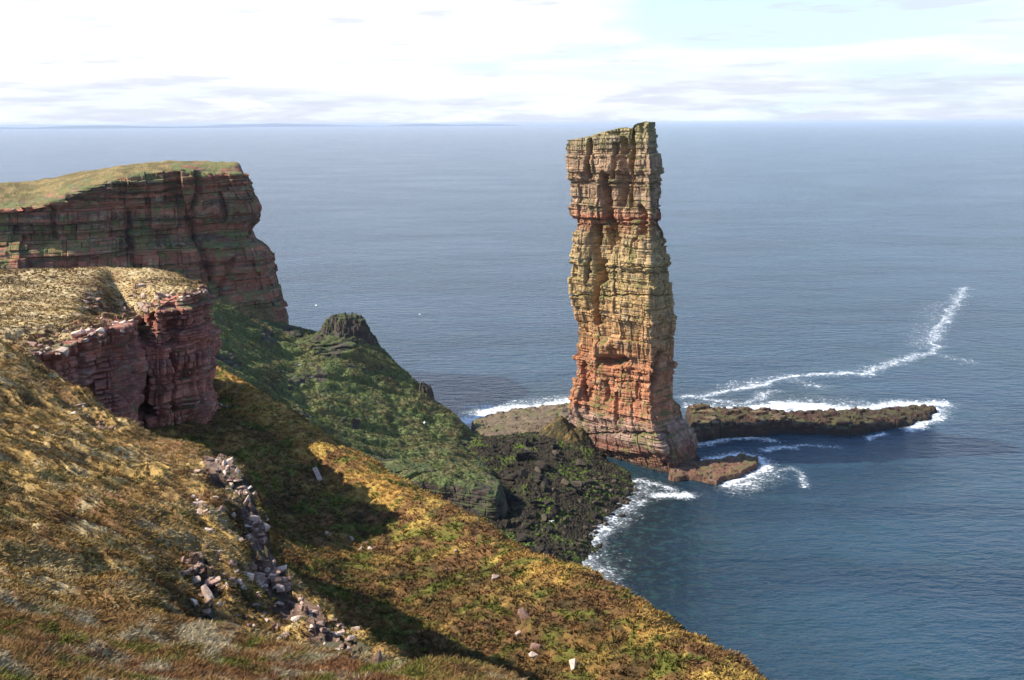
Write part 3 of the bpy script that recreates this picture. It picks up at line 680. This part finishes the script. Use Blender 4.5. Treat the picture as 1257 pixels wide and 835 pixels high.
# =================================================================== FOREGROUND KNOLL
def fore():
    crest = [(-400,700,17),(-200,735,18),(-60,752,19),(40,757,19.5),(120,768,20),(190,772,20.5),(245,790,20.5),(300,808,20),(360,820,19),(420,827,18),(480,829,17),(540,834,16),(600,850,15),(700,900,13)]
    C_ = np.array([at(*p) for p in crest])
    n = len(crest)
    rows = [C_+[2, 9, -14], C_+[1, 4, -4.5], C_+[.4, 1.4, -.7], C_, C_+[-.2, -2.2, .9], C_+[-.4, -5, 2.4], C_+[-.5, -9, 5.0], C_+[0, -14, 8.5], C_+[0, -20, 10], C_+[0, -40, 11]]
    for r in rows[-3:]: r[:, 2] = np.minimum(r[:, 2], 135.3)
    G = loft(rows, 420, 760); t = np.linspace(0, len(rows)-1, 420)[:, None]
    G[..., 2] += fbm(G, 3.2, 4, .55, 401)*.42 + fbm(G, .8, 4, .6, 402)*.14 + fbm(G, (2.2, 1.0, 1), 3, .5, 403, True)*.12
    G[..., 2] = np.minimum(G[..., 2], 135.4)
    o = grid_obj('foreground_knoll', G, m_fore, True); tag(o, kind='structure')
fore()

# =================================================================== BEACH, KNOLL, REEFS
def heightpatch(name, poly, hfun, mat, step=.45, edge=1.6, pad=4, seed=1, terr=1.0, rough=.35, attr=None, thing=None, kind=None, below=-2.5, flat=False, hv=.28):
    xs = np.arange(min(p[0] for p in poly)-pad, max(p[0] for p in poly)+pad, step); ys = np.arange(min(p[1] for p in poly)-pad, max(p[1] for p in poly)+pad, step)
    X, Y = np.meshgrid(xs, ys); P = np.stack([X, Y, X*0], -1)
    wob = fbm(P, 7, 4, .6, seed)*2.2
    sd = polysd(X+fbm(P, 6, 3, .6, seed+4)*.8, Y, poly)+wob
    h = hfun(X, Y)
    h = h*(1+hv*fbm(P, 11, 4, .6, seed+1)) + fbm(P, 3, 4, .6, seed+2)*rough
    if terr: h = terr*(np.floor(h/terr)+sstep(h/terr-np.floor(h/terr), .55, .95))
    k = sstep(sd, 0, edge); Z = below+(h-below)*k + fbm(P, 1.2, 3, .6, seed+3)*.18
    P[..., 2] = Z
    nx = len(xs)
    f = gfaces(len(ys), nx); keep = (Z.ravel()[f] > below+.12).any(1); f = f[keep]
    use = np.unique(f); remap = -np.ones(P.shape[0]*P.shape[1], int); remap[use] = np.arange(len(use)); V = P.reshape(-1, 3)[use]; f = remap[f]
    at_ = {'grass': attr(P).reshape(-1)[use]} if attr else None
    c = np.array([np.mean([p[0] for p in poly]), np.mean([p[1] for p in poly]), 0])
    o = mesh_obj(name, V, f, mat, flat, c if thing else None, at_)
    if thing: tag(o, *thing)
    if kind: tag(o, kind=kind)
    return o
def P2(pts, z=0): return [tuple(atz(a, b, z)[:2]) for a, b in pts]
m_reef = grassed(rock('reef_rock', (.045, .028, .021), (.07, .038, .027), (.13, .09, .05), (.08, .075, .03), .4, .7, None, .35, 2.4, 3.2), ((.19, .135, .075), (.10, .07, .045), (.19, .16, .075)), (.5, .8))
def reef_attr(sd): return lambda P: sstep(P[..., 2]+fbm(P, 5, 4, .6, sd)*3.6, 3.2, 7.5)*.9*sstep(np.abs(gnorm(P)[..., 2]), .5, .85)
# long skerry
front = [(846,548),(866,541),(900,538),(930,536),(965,533),(1000,534),(1030,536),(1058,534),(1085,529),(1118,524),(1146,514),(1152,505)]
backp = [(1140,499),(1100,503),(1060,508),(1030,510),(990,514),(950,514),(915,514),(880,511),(840,508)]
poly = P2(front, 0)+P2(backp, 0)
def hsk(X, Y):
    px, _ = proj(np.stack([X, Y, X*0+4], -1)); return np.interp(px, [846, 900, 950, 1000, 1040, 1090, 1150], [5.6, 5.2, 5.0, 4.4, 4.2, 3.2, 1.8])
heightpatch('rock_skerry', poly, hsk, m_reef, .4, 2.6, seed=31, terr=1.3, rough=1.5, hv=.55, attr=reef_attr(5), thing=('long low dark rock skerry pointing out to sea right of the stack', 'skerry'))
# ledge at the foot of the stack
poly = P2([(820,592),(850,592),(880,597),(905,588),(930,575),(932,564),(905,560),(880,566),(858,570),(840,560),(815,575)], 0)
m_ledge = rock('ledge_rock', (.17, .085, .055), (.12, .065, .045), (.24, .17, .11), (.12, .10, .04), .3, .5, None, .3, 1.8, .35)[0]
heightpatch('rock_ledge', poly, lambda X, Y: X*0+1.9, m_ledge, .35, 1.3, seed=37, terr=.7, rough=1.0, hv=.5, attr=lambda P: P[..., 0]*0+.25, thing=('flat reddish brown rock ledge at the right foot of the stack, washed by foam', 'rock ledge'))
m_plat = grassed(rock('platform_rock', (.14, .10, .065), (.17, .125, .08), (.22, .175, .115), (.13, .12, .05), .2, .7, None, .35, 2.4, 1.0), ((.19, .15, .09), (.12, .095, .06), (.17, .145, .08)), (.5, .8))
# platforms behind the isthmus
poly = P2([(572,524),(600,514),(630,507),(665,504),(710,500),(740,515),(730,545),(690,555),(640,548),(590,545)], 0)
heightpatch('rock_platform', poly, lambda X, Y: X*0+3.4, m_plat, .45, 2.6, seed=41, terr=.8, rough=.7, attr=reef_attr(9), thing=('low pale brown rock platform with pools behind the boulder beach', 'rock platform'))
# isthmus knoll
m_knoll = grassed(rock('knoll_rock', (.05, .036, .026), (.045, .034, .026), (.12, .085, .05), (.06, .06, .02), .5, 1, None, .4, 2), ((.075, .055, .022), (.035, .032, .014), (.22, .13, .045)), (.35, .6))
kc = at(688, 506, 382)
def hkn(X, Y):
    a = math.radians(-20); dx = X-kc[0]; dy = Y-kc[1]+2; u = dx*math.cos(a)-dy*math.sin(a); v = dx*math.sin(a)+dy*math.cos(a)
    Pn = np.stack([X, Y, X*0], -1); r = np.sqrt(np.where(u > 0, u/21, u/13)**2+(v/21)**2)+fbm(Pn, 9, 4, .6, 71)*.22; return np.maximum(0, (1-r))**.8*13+1+fbm(Pn, 2.5, 3, .6, 73)*.8
poly = [(kc[0]+20*math.cos(a), kc[1]-2+20*math.sin(a)) for a in np.linspace(0, 2*math.pi, 14)[:-1]]
heightpatch('grassy_knoll', poly, hkn, m_knoll, .4, 2, seed=43, terr=0, rough=.9, attr=lambda P: sstep(P[..., 2]+fbm(P, 5, 4, .6, 8)*4, 5, 11), kind='structure')
def beach():
    R = [[(575,540,3),(610,536,4),(645,534,5),(685,530,6),(712,542,6),(748,565,2),(795,590,-2)],
         [(580,548,9),(612,546,9),(645,546,9),(682,552,8),(715,566,5.5),(752,585,2.2),(795,606,-2.5)],
         [(590,590,5),(618,585,6),(648,585,8),(680,592,6.5),(715,602,4),(750,606,1.6),(790,625,-3)],
         [(585,640,3.5),(615,632,4),(645,632,4),(675,635,3.5),(703,640,1.9),(733,642,.2),(775,660,-4)],
         [(580,690,3),(612,690,3),(645,688,3.2),(672,682,1.8),(697,678,.6),(718,680,-.6),(760,700,-5)],
         [(570,750,8),(610,745,5),(645,740,3),(670,730,1.5),(690,722,0),(705,722,-1),(745,740,-5)]]
    R = [[(480, r[0][1]-4, 3), (530, r[0][1]-2, 3.5)]+r for r in R]
    G = loft([[atz(*p) for p in r] for r in R], 420, 520)
    rub = fbm(G, 1.9, 3, .6, 501); G[..., 2] += np.abs(rub)*1.3 + fbm(G, 13, 4, .6, 502)*2.6
    m, t, b, pos = new_mat('beach_rubble')
    vc = t.vor(pos, .8, 'F1', 1); hs = t.node('ShaderNodeSeparateColor'); t.put(hs.inputs[0], vc)
    c = t.mix(hs.outputs[0], (.020, .016, .011), (.045, .036, .024))  # the cove's shadow is painted into these near-black rubble tones
    g = t.math('MULTIPLY', t.step(t.noise(pos, 1/9, 5, .65, .5), .48, .57), t.step(t.noise(pos, .9, 4, .6), .45, .6))
    t.put(b.inputs['Base Color'], t.mix(g, c, (.09, .135, .018))); b.inputs['Roughness'].default_value = .9; b.inputs['Specular IOR Level'].default_value = .12
    t.put(b.inputs['Normal'], t.bump(t.math('ADD', t.vor(pos, .8), t.noise(pos, 1.5, 5, .7)), .9, .7))
    o = grid_obj('boulder_beach', G, m, False); tag(o, kind='structure')
beach()
#@@DETAILS
# =================================================================== HAZE AND FAR HILLS
def distant():
    m, t, b, pos = new_mat('far_hill'); t.put(b.inputs['Base Color'], (.06, .07, .05)); b.inputs['Roughness'].default_value = 1
    for k, (x0, x1, D, hh) in enumerate([(-60, 300, 42000, 240), (180, 470, 52000, 300), (470, 640, 50000, 230)]):
        n = 160; px = np.linspace(x0, x1, n); c = at(px, np.full(n, 151.), D); x = c[:, 0]
        P0 = np.stack([x, x*0+D, x*0], -1); env = np.sin(np.linspace(0, math.pi, n))**.6
        hgt = env*hh*.8*(.3+.8*np.abs(fbm(P0, 6000, 4, .55, 600+k)))
        G = np.stack([np.stack([x, x*0+D-1500, x*0-20], -1), np.stack([x, x*0+D, hgt], -1), np.stack([x, x*0+D+2500, x*0-20], -1)])
        tag(grid_obj('distant_hills', G, m, True, surf=False), kind='structure')
distant()
def haze():
    m = bpy.data.materials.new('sea_air'); m.use_nodes = True; m.node_tree.nodes.clear(); t = NT(m.node_tree)
    v = t.node('ShaderNodeVolumePrincipled'); o = t.node('ShaderNodeOutputMaterial'); t.l.new(v.outputs[0], o.inputs['Volume'])
    v.inputs['Density'].default_value = 2.4e-5; v.inputs['Color'].default_value = (.66, .78, 1.0, 1)
    R = 95000; z0, z1 = -30, 160
    V = [(x, y, z) for x in (-R, R) for y in (-R, R) for z in (z0, z1)]
    Fc = [(0, 1, 3, 2), (4, 6, 7, 5), (0, 4, 5, 1), (2, 3, 7, 6), (0, 2, 6, 4), (1, 5, 7, 3)]
    tag(mesh_obj('haze', V, Fc, m), kind='stuff')
haze()
# =================================================================== TUFTS
LAST = {}
def sample(G, n, mask, seed):
    rs = np.random.RandomState(seed)
    A = G[:-1, :-1]; B = G[:-1, 1:]; C_ = G[1:, :-1]
    ar = np.linalg.norm(np.cross(B-A, C_-A), axis=-1)*mask[:-1, :-1]
    p = ar.ravel()/ar.sum(); idx = rs.choice(p.size, n, p=p); u, v = rs.rand(2, n)
    a, b, c = A.reshape(-1, 3)[idx], B.reshape(-1, 3)[idx], C_.reshape(-1, 3)[idx]
    nn = np.cross(b-a, c-a); nn /= np.linalg.norm(nn, axis=1, keepdims=True)+1e-9; nn[nn[:, 2] < 0] *= -1
    LAST['i'] = (idx//(G.shape[1]-1))*G.shape[1]+idx%(G.shape[1]-1)
    return a+(b-a)*u[:, None]+(c-a)*v[:, None], nn
def tufts(name, P, N, blades, hgt, wid, mat, lean=(.5, -.25, -.1), spread=.5, seed=1, radius=.6, hol=None):
    """each tuft: short bent blades of two quads"""
    rs = np.random.RandomState(seed); n = len(P); k = n*blades
    root = np.repeat(P, blades, 0); up = np.repeat(N*.5+np.array([0, 0, .7]), blades, 0)
    sc = np.repeat(rs.uniform(.55, 1.35, n), blades)*rs.uniform(.6, 1.2, k)
    ang = rs.uniform(0, 2*math.pi, k); out = np.stack([np.cos(ang), np.sin(ang), np.zeros(k)], 1)
    root = root + out*(rs.rand(k)**.5*hgt*radius)[:, None] - up*hgt*.08
    d = up + out*spread*rs.uniform(.3, 1.2, k)[:, None] + np.array(lean)*rs.uniform(.4, 1.2, k)[:, None]
    d /= np.linalg.norm(d, axis=1, keepdims=True)
    a2 = rs.uniform(0, 2*math.pi, k); side = np.cross(d, np.stack([np.cos(a2), np.sin(a2), rs.uniform(-.3, .3, k)], 1)); side /= np.linalg.norm(side, axis=1, keepdims=True)+1e-9
    L = (hgt*sc)[:, None]; w_ = (wid*sc)[:, None]*.5
    mid = root + d*L*.55; tip = mid + (d+out*.45+np.array(lean)*.6-np.array([0, 0, .25]))*L*.45
    V = np.stack([root-side*w_, root+side*w_, mid+side*w_*.9, mid-side*w_*.9, tip+side*w_*.25, tip-side*w_*.25], 1)
    b6 = np.arange(k)[:, None]*6; f = np.concatenate([b6+np.array([0, 1, 2, 3]), b6+np.array([3, 2, 4, 5])])
    o = mesh_obj(name, V, f, mat, False, None, {'hollow': np.repeat(hol.ravel()[LAST['i']], blades*6)} if hol is not None else None); tag(o, kind='stuff'); return o
def frame_mask(G, m=40, extra=None):
    px, py = proj(G); k = (px > -m) & (px < 1257+m) & (py > -m) & (py < 835+m)
    return (k if extra is None else k & extra).astype(float)
gs = {n: G for n, G in GRIDS.items()}
Gn = gs['near_slope'][0]; gra = gs['near_slope'][1]['grass']
px_, py_ = proj(Gn); dist = np.linalg.norm(Gn-CAM, axis=-1)
mk = frame_mask(Gn, 40, gra > .42)/dist**1.0
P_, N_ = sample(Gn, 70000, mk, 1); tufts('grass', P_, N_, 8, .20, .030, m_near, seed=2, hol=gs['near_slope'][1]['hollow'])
Gh = gs['hillside'][0]; dist = np.linalg.norm(Gh-CAM, axis=-1); mk = frame_mask(Gh)/dist**1.2
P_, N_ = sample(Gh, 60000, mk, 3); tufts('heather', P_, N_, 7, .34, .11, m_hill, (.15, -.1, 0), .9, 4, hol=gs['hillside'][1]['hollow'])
Gf = gs['foreground_knoll'][0]; mk = frame_mask(Gf)
P_, N_ = sample(Gf, 60000, mk, 5); tufts('heather', P_, N_, 10, .12, .011, m_fore, (.3, -.15, 0), .9, 6)
Gb, ab = gs['bluff']; pxb, pyb = proj(Gb); mk = frame_mask(Gb, 30, (ab['grass'] > .45))
P_, N_ = sample(Gb, 18000, mk, 7); tufts('grass', P_, N_, 6, .22, .08, m_near, (.3, -.1, 0), .7, 8, hol=ab['hollow'])
Gg, ag = gs['green_slope']; mk = frame_mask(Gg, 10, (ag['grass'] > .5))
P_, N_ = sample(Gg, 60000, mk, 9); tufts('grass', P_, N_, 6, .42, .15, m_slope, (.2, -.1, -.1), .9, 10)
# =================================================================== ROCKS
def rmat(name, base, alt, lich, sc=1.0):
    m, t, b, pos = new_mat(name)
    c = t.mix(t.step(t.noise(pos, 1.3*sc, 5, .65), .42, .6), base, alt)
    c = t.mix(t.step(t.noise(t.vmul(pos, (1, 1, 1), (5, 5, 5)), 3.2*sc, 5, .7), .54, .64), c, lich)
    inf = t.node('ShaderNodeObjectInfo').outputs['Random']
    c = t.mix(1.0, c, t.ramp(inf, [(0, (.62, .6, .6)), (.6, (1, 1, 1)), (1, (1.25, 1.25, 1.22))]), 'MULTIPLY')
    t.put(b.inputs['Base Color'], c); b.inputs['Roughness'].default_value = .9; b.inputs['Specular IOR Level'].default_value = .2
    t.put(b.inputs['Normal'], t.bump(t.noise(pos, 3.5*sc, 6, .7), .7, .12/sc)); return m
r_pale = rmat('pale_stone', (.60, .45, .35), (.50, .34, .26), (.56, .51, .44))
r_pink = rmat('pink_stone', (.34, .20, .15), (.25, .15, .11), (.40, .34, .28))
r_dark = rmat('dark_boulder', (.022, .017, .012), (.038, .030, .021), (.07, .058, .04), .5)  # boulder tone also carries the beach's painted shade
r_brown = rmat('brown_boulder', (.085, .065, .045), (.06, .045, .032), (.13, .115, .085), .5)
r_green = rmat('algae_boulder', (.10, .15, .02), (.055, .075, .02), (.16, .24, .03), .6)
rs = np.random.RandomState(77); PROTO = []
for k in range(16):
    bm = bmesh.new()
    s_ = np.array([1, rs.uniform(.5, .85), rs.uniform(.25, .6) if k < 10 else rs.uniform(.55, .8)])
    for q in range(15):
        v = rs.uniform(-1, 1, 3); v = v/np.max(np.abs(v))**.75; bm.verts.new(Vector(v*s_*.5))
    bmesh.ops.convex_hull(bm, input=list(bm.verts)); bmesh.ops.dissolve_limit(bm, angle_limit=.2, verts=bm.verts, edges=bm.edges)
    for v in [v for v in bm.verts if not v.link_faces]: bm.verts.remove(v)
    bmesh.ops.bevel(bm, geom=list(bm.edges), offset=.012, segments=1, affect='EDGES')
    PROTO.append(bm)
MESH = {}
def rock_mesh(k, mat):
    if (k, mat.name) not in MESH:
        me = bpy.data.meshes.new('stone'); PROTO[k].to_mesh(me); me.materials.append(mat); MESH[(k, mat.name)] = me
    return MESH[(k, mat.name)]
PROJ = {}
def find(surf, px, py, tol=3.0):
    if surf not in PROJ:
        G = GRIDS[surf][0].reshape(-1, 3); PROJ[surf] = (G, *proj(G), np.linalg.norm(G-CAM, axis=1))
    G, x, y, d = PROJ[surf]
    k = np.where((np.abs(x-px) < tol) & (np.abs(y-py) < tol))[0]
    if not len(k): return find(surf, px, py, tol*2) if tol < 30 else None
    return G[k[np.argmin(d[k])]]
def put_rock(name, surf, px, py, size_px, mat, label, cat='rock', group=None, asp=None, rot=None, sink=.25, k=None, lift=0):
    p = find(surf, px, py)
    if p is None: return
    D = np.linalg.norm(p-CAM); s = size_px/F*D
    kk = int(rs.randint(16)) if k is None else k
    o = bpy.data.objects.new(name, rock_mesh(kk, mat)); COL.objects.link(o)
    a = asp or (1, rs.uniform(.8, 1.2), rs.uniform(.8, 1.3))
    o.scale = (s*a[0], s*a[1], s*a[2]); o.location = Vector(p)+Vector((0, 0, s*(.22-sink)+lift))
    o.rotation_euler = rot if rot else (rs.uniform(-.35, .35), rs.uniform(-.35, .35), rs.uniform(0, 6.28))
    tag(o, label, cat, group); return o
def cluster(n, surf, pts, jit, smin, smax, mats, label, group, name='rock', cat='rock', sink=.3):
    name = cat.replace(' ', '_')
    pts = np.array(pts, float); seg = rs.randint(0, len(pts)-1, n); t = rs.rand(n)[:, None]
    Q = pts[seg]*(1-t)+pts[seg+1]*t + rs.normal(0, jit, (n, 2))*rs.choice([.6, 1, 2.2], (n, 1))
    for x, y in Q:
        s = smin*.6+(smax*.95-smin)*rs.rand()**2.4
        put_rock(name, surf, x, y, s, mats[rs.randint(len(mats))], label, cat, group, sink=sink)
cluster(90, 'near_slope', [(250,562),(282,578),(298,598),(292,612)], 6, 4, 15, [r_pale, r_pale, r_pink], 'pale pink angular stone of the upper pile where the near grass slope breaks off', 'upper stone pile on the slope edge')
cluster(110, 'near_slope', [(232,612),(270,628),(318,640),(322,655),(305,668)], 7, 4, 17, [r_pale, r_pink, r_pale], 'pale rounded stone of the middle pile along the edge of the near slope', 'middle stone pile on the slope edge')
cluster(130, 'near_slope', [(236,688),(250,705),(300,700),(338,705),(330,725)], 9, 5, 22, [r_pink, r_pale, r_pink], 'weathered pink stone of the broken rock rib low on the near slope', 'stones of the broken rock rib')
cluster(80, 'near_slope', [(240,735),(250,770),(300,775),(345,785),(400,800)], 11, 5, 18, [r_pink, r_pink, r_pale], 'dull pink rock in the shaded gully above the foreground heather', 'rocks in the shaded gully')
cluster(60, 'near_slope', [(345,715),(375,745),(410,775),(440,800)], 9, 5, 17, [r_pink, r_pale], 'jagged stone along the lower right edge of the near slope', 'stones on the lower slope edge')
cluster(26, 'near_slope', [(92,492),(105,500),(120,512),(138,522)], 3.5, 5, 15, [r_pale, r_pink], 'thin pale flagstone stacked at the top edge of the near slope beside the red bluff', 'flagstones beside the bluff', 'flagstone', 'flagstone')
cluster(24, 'near_slope', [(35,470),(150,560),(200,600),(60,640),(150,700),(40,720)], 20, 3, 8, [r_pale, r_pink], 'small stone lying in the grass of the near slope', 'stones in the near grass')
cluster(70, 'bluff', [(42,432),(75,424),(110,402),(140,398),(152,402)], 6, 5, 17, [r_pale, r_pale, r_pink], 'pale sunlit flagstone on the lower rim of the red bluff', 'flagstones on the lower bluff rim', 'flagstone', 'flagstone')
cluster(75, 'bluff', [(110,365),(135,372),(160,380),(175,375),(205,370)], 7, 5, 16, [r_pink, r_pink, r_pale], 'tumbled block in the rocky hollow on top of the red bluff', 'blocks in the bluff hollow')
cluster(34, 'bluff', [(190,362),(215,360),(240,356),(256,354)], 3.5, 6, 18, [r_pink, r_pale], 'flat slab on the rim of the red bluff prow', 'slabs on the bluff prow', 'flat_rock', 'flat rock')
cluster(16, 'hillside', [(250,455),(252,478),(262,492),(290,498)], 5, 5, 13, [r_pale], 'pale block on the sunlit grass beneath the bluff prow', 'blocks beneath the bluff prow')
cluster(14, 'hillside', [(330,505),(372,530),(398,545)], 4, 3, 8, [r_pale, r_pink], 'small stone along the upper golden ridge', 'stones along the upper ridge')
cluster(18, 'hillside', [(392,648),(424,660),(445,668),(462,676)], 3.5, 4, 11, [r_pale, r_pink], 'pale stone in the row across the middle of the green gully', 'stone row in the gully')
cluster(20, 'hillside', [(545,690),(566,706),(585,718),(605,735)], 4, 4, 12, [r_pale, r_pink], 'grey stone half sunk in the turf of the sunlit ridge', 'stones sunk in the ridge turf')
cluster(26, 'hillside', [(290,540),(380,620),(470,740),(560,780),(660,800)], 30, 3, 7, [r_pale, r_pink], 'small scattered stone in the heather of the hillside', 'scattered stones in the heather')
cluster(110, 'near_slope', [(255,640),(275,700),(300,740),(330,760),(300,690)], 16, 3, 11, [r_pale, r_pink, r_pale], 'small pale chip of stone strewn about the broken rock rib', 'stone chips about the rock rib')
cluster(50, 'near_slope', [(330,700),(360,745),(400,780),(440,805)], 12, 4, 14, [r_pale, r_pink], 'pale stone spilled along the drop below the rock rib', 'stones spilled below the rib')
one = lambda *a, **k: put_rock('rock', *a, **k)
o = put_rock('stone_slab', 'hillside', 391, 585, 30, r_pale, 'long thin pale slab lying on the shaded gully side', 'slab', asp=(1, .28, .35), rot=(.1, .62, -.95), sink=.15, k=3)
one('hillside', 215, 517, 14, r_pale, 'flat pale rock below the cliff between bluff and gully', asp=(1, .5, .5))
one('hillside', 606, 707, 15, r_pale, 'white pointed rock on the crest of the golden ridge', asp=(1, .9, 1.2))
one('hillside', 557, 673, 11, r_pale, 'small white rock high on the golden ridge', asp=(1, .6, .6))
one('hillside', 644, 755, 27, r_pink, 'large grey split slab on the ridge', asp=(1, .5, .55), rot=(.1, .5, -.7))
one('hillside', 636, 773, 22, r_pale, 'pale pink wedge just below the large split slab', asp=(1, .5, .6))
one('hillside', 657, 791, 12, r_pink, 'narrow stone lower down the ridge below the pink wedge')
one('hillside', 652, 803, 13, r_pale, 'grey upright stone in the shade at the foot of the ridge')
one('hillside', 703, 815, 18, r_pale, 'cream triangular rock near the bottom of the ridge', asp=(1, .7, .9))
one('hillside', 527, 734, 13, r_pale, 'thin white splinter of rock on the olive turf', asp=(1, .3, .3))
one('near_slope', 254, 728, 30, r_pale, 'largest grey lichened slab leaning at the top of the rock rib', asp=(1, .55, .5), rot=(.3, .75, -.7))
one('near_slope', 297, 712, 24, r_pale, 'long cream slab tilted down across the rock rib', asp=(1, .42, .5), rot=(.1, .6, -.7))
one('near_slope', 240, 716, 17, r_pale, 'square tan block left of the largest slab')
one('near_slope', 240, 616, 22, r_pale, 'flat pink slab at the left end of the middle stone pile', asp=(1, .45, .4))
one('near_slope', 462, 815, 26, r_pink, 'tall upright pink rock at the lower end of the rib', asp=(.6, .5, 1.6), rot=(.1, .1, .4), sink=0)
one('foreground_knoll', 357, 812, 20, r_pale, 'pale stone on the right edge of the foreground knoll', asp=(1, .5, .4))
one('foreground_knoll', 398, 824, 16, r_pale, 'small pale stone low on the foreground knoll edge', asp=(1, .5, .4))
# beach boulders
reg = [(600,545),(645,535),(690,545),(725,570),(765,595),(745,625),(715,640),(690,680),(660,680),(630,650),(605,640)]
n = 0
while n < 180:
    x = rs.uniform(598, 770); y = rs.uniform(528, 700)
    if polysd(np.array([x]), np.array([y]), reg)[0] < -2: continue
    s = rs.uniform(4, 7)+13*rs.rand()**5
    put_rock('boulder', 'boulder_beach', x, y, s, [r_dark, r_dark, r_dark, r_brown][rs.randint(4)], 'dark boulder among hundreds alike on the cove beach', 'boulder', 'dark boulders on the beach', asp=(1, rs.uniform(.8, 1.2), rs.uniform(1, 1.5)), sink=.12); n += 1
cluster(16, 'boulder_beach', [(735,585),(745,600),(760,612)], 6, 5, 12, [r_brown], 'brown rounded boulder at the waterline by the foot of the stack', 'brown boulders by the stack', 'boulder', 'boulder', .1)
cluster(46, 'boulder_beach', [(722,588),(728,604),(712,612),(680,632),(665,648),(652,660),(640,668)], 5, 4, 9, [r_green], 'boulder coated in bright green algae on the beach', 'green algae boulders', 'boulder', 'boulder', .1)
sh = [(778,600),(764,612),(752,628),(738,640),(722,652),(708,668),(700,690)]
for k in range(44):
    i = rs.randint(len(sh)-1); t_ = rs.rand(); x = sh[i][0]*(1-t_)+sh[i+1][0]*t_+abs(rs.normal(0, 9))-4; y = sh[i][1]*(1-t_)+sh[i+1][1]*t_+rs.normal(0, 4)
    p = find('boulder_beach', x, y)
    put_rock('boulder', 'boulder_beach', x, y, rs.uniform(3.5, 10), [r_dark, r_brown][k % 2], 'wave washed boulder standing in the surf of the cove', 'boulder', 'boulders in the surf', sink=.1, lift=max(0, -float(p[2])) if p is not None else 0)
bl = lambda x, y, s, m, l, a: put_rock('boulder', 'boulder_beach', x, y, s, m, l, 'boulder', asp=a, sink=.05)
bl(666, 572, 23, r_brown, 'largest pale grey boulder in the middle of the beach', (1, .8, 1.1))
bl(709, 595, 14, r_brown, 'rounded tan boulder near the water end of the beach', (1, .9, 1.1))
bl(695, 592, 13, r_brown, 'grey boulder just left of the rounded tan one', (.9, .9, 1.3))
bl(672, 589, 12, r_brown, 'grey boulder just below the largest pale one', (.9, .9, 1.3))
bl(644, 557, 14, r_brown, 'pinkish boulder at the top of the beach', (1, .9, 1))
bl(633, 610, 14, r_dark, 'slanting dark slab left of the beach centre', (1.2, .6, .7))
bl(655, 618, 20, r_dark, 'broad black slab in the shaded lower beach', (1.2, .7, .6))
# past 290 of a kind the smallest stones become one scatter
def thin(kind, keep):
    L = [o for o in COL.objects if o.name.split('.')[0] == kind]
    L.sort(key=lambda o: -(max(o.scale)/(Vector(CAM)-o.location).length))
    V = []; Fq = []; base = 0
    for o in L[keep:]:
        Mx = Matrix.LocRotScale(o.location, o.rotation_euler, o.scale); bmt = bmesh.new(); bmt.from_mesh(o.data); bmesh.ops.triangulate(bmt, faces=bmt.faces)
        V += [tuple(Mx @ v.co) for v in bmt.verts]; Fq += [[v.index+base for v in f.verts] for f in bmt.faces]; base += len(bmt.verts); bmt.free()
        bpy.data.objects.remove(o)
    if V: tag(mesh_obj('stone_scatter', V, Fq, r_pink), kind='stuff')
thin('rock', 285)
# =================================================================== GULLS
def gull():
    bm = bmesh.new(); body = [(-.30, .02), (-.18, .07), (0, .10), (.16, .085), (.24, .065), (.30, .06), (.36, .012)]
    prev = None
    for x, r in body:
        ring = [bm.verts.new((x, r*math.cos(a), r*.85*math.sin(a))) for a in np.linspace(0, 2*math.pi, 9)[:-1]]
        if prev:
            for i in range(8): bm.faces.new((prev[i], prev[(i+1) % 8], ring[(i+1) % 8], ring[i]))
        prev = ring
    for s in (1, -1):
        pts = [(.12, .06*s, .04), (.10, .34*s, .16), (.0, .70*s, .10), (-.04, .66*s, .09), (-.04, .34*s, .15), (-.10, .06*s, .03)]
        a = [bm.verts.new(p) for p in pts]; b_ = [bm.verts.new((p[0], p[1], p[2]-.018)) for p in pts]
        bm.faces.new(a); bm.faces.new(b_[::-1])
        for i in range(6): bm.faces.new((a[i], b_[i], b_[(i+1) % 6], a[(i+1) % 6]))
    t0 = [bm.verts.new(p) for p in [(-.26, .03, 0), (-.44, .08, 0), (-.44, -.08, 0), (-.26, -.03, 0), (-.26, .03, .015), (-.44, .08, .012), (-.44, -.08, .012), (-.26, -.03, .015)]]
    bm.faces.new(t0[:4]); bm.faces.new(t0[4:][::-1])
    bmesh.ops.recalc_face_normals(bm, faces=bm.faces)
    me = bpy.data.meshes.new('gull'); bm.to_mesh(me)
    m, t, b, pos = new_mat('white_plumage'); t.put(b.inputs['Base Color'], (.82, .82, .80)); me.materials.append(m)
    spots = [(388, 375, 380, 'white gull flying against the sea above the slope saddle'), (368, 448, 345, 'white gull over the upper green slope'),
             (383, 463, 330, 'white gull over the middle of the green slope'), (521, 519, 320, 'white gull gliding low over the green slope beside its dark crags'),
             (596, 667, 270, 'white gull above the dark shore under the slope foot'), (677, 640, 285, 'white gull above the green algae boulders'), (515, 386, 400, 'white gull far out over the open sea')]
    for k, (x, y, Y, l) in enumerate(spots):
        o = bpy.data.objects.new('gull', me); COL.objects.link(o); o.location = at(x, y, Y); o.scale = (1.35,)*3
        o.rotation_euler = (rs.uniform(-.5, .5), rs.uniform(-.2, .2), rs.uniform(0, 6.28)); tag(o, l, 'gull', 'gulls around the cliffs')
gull()
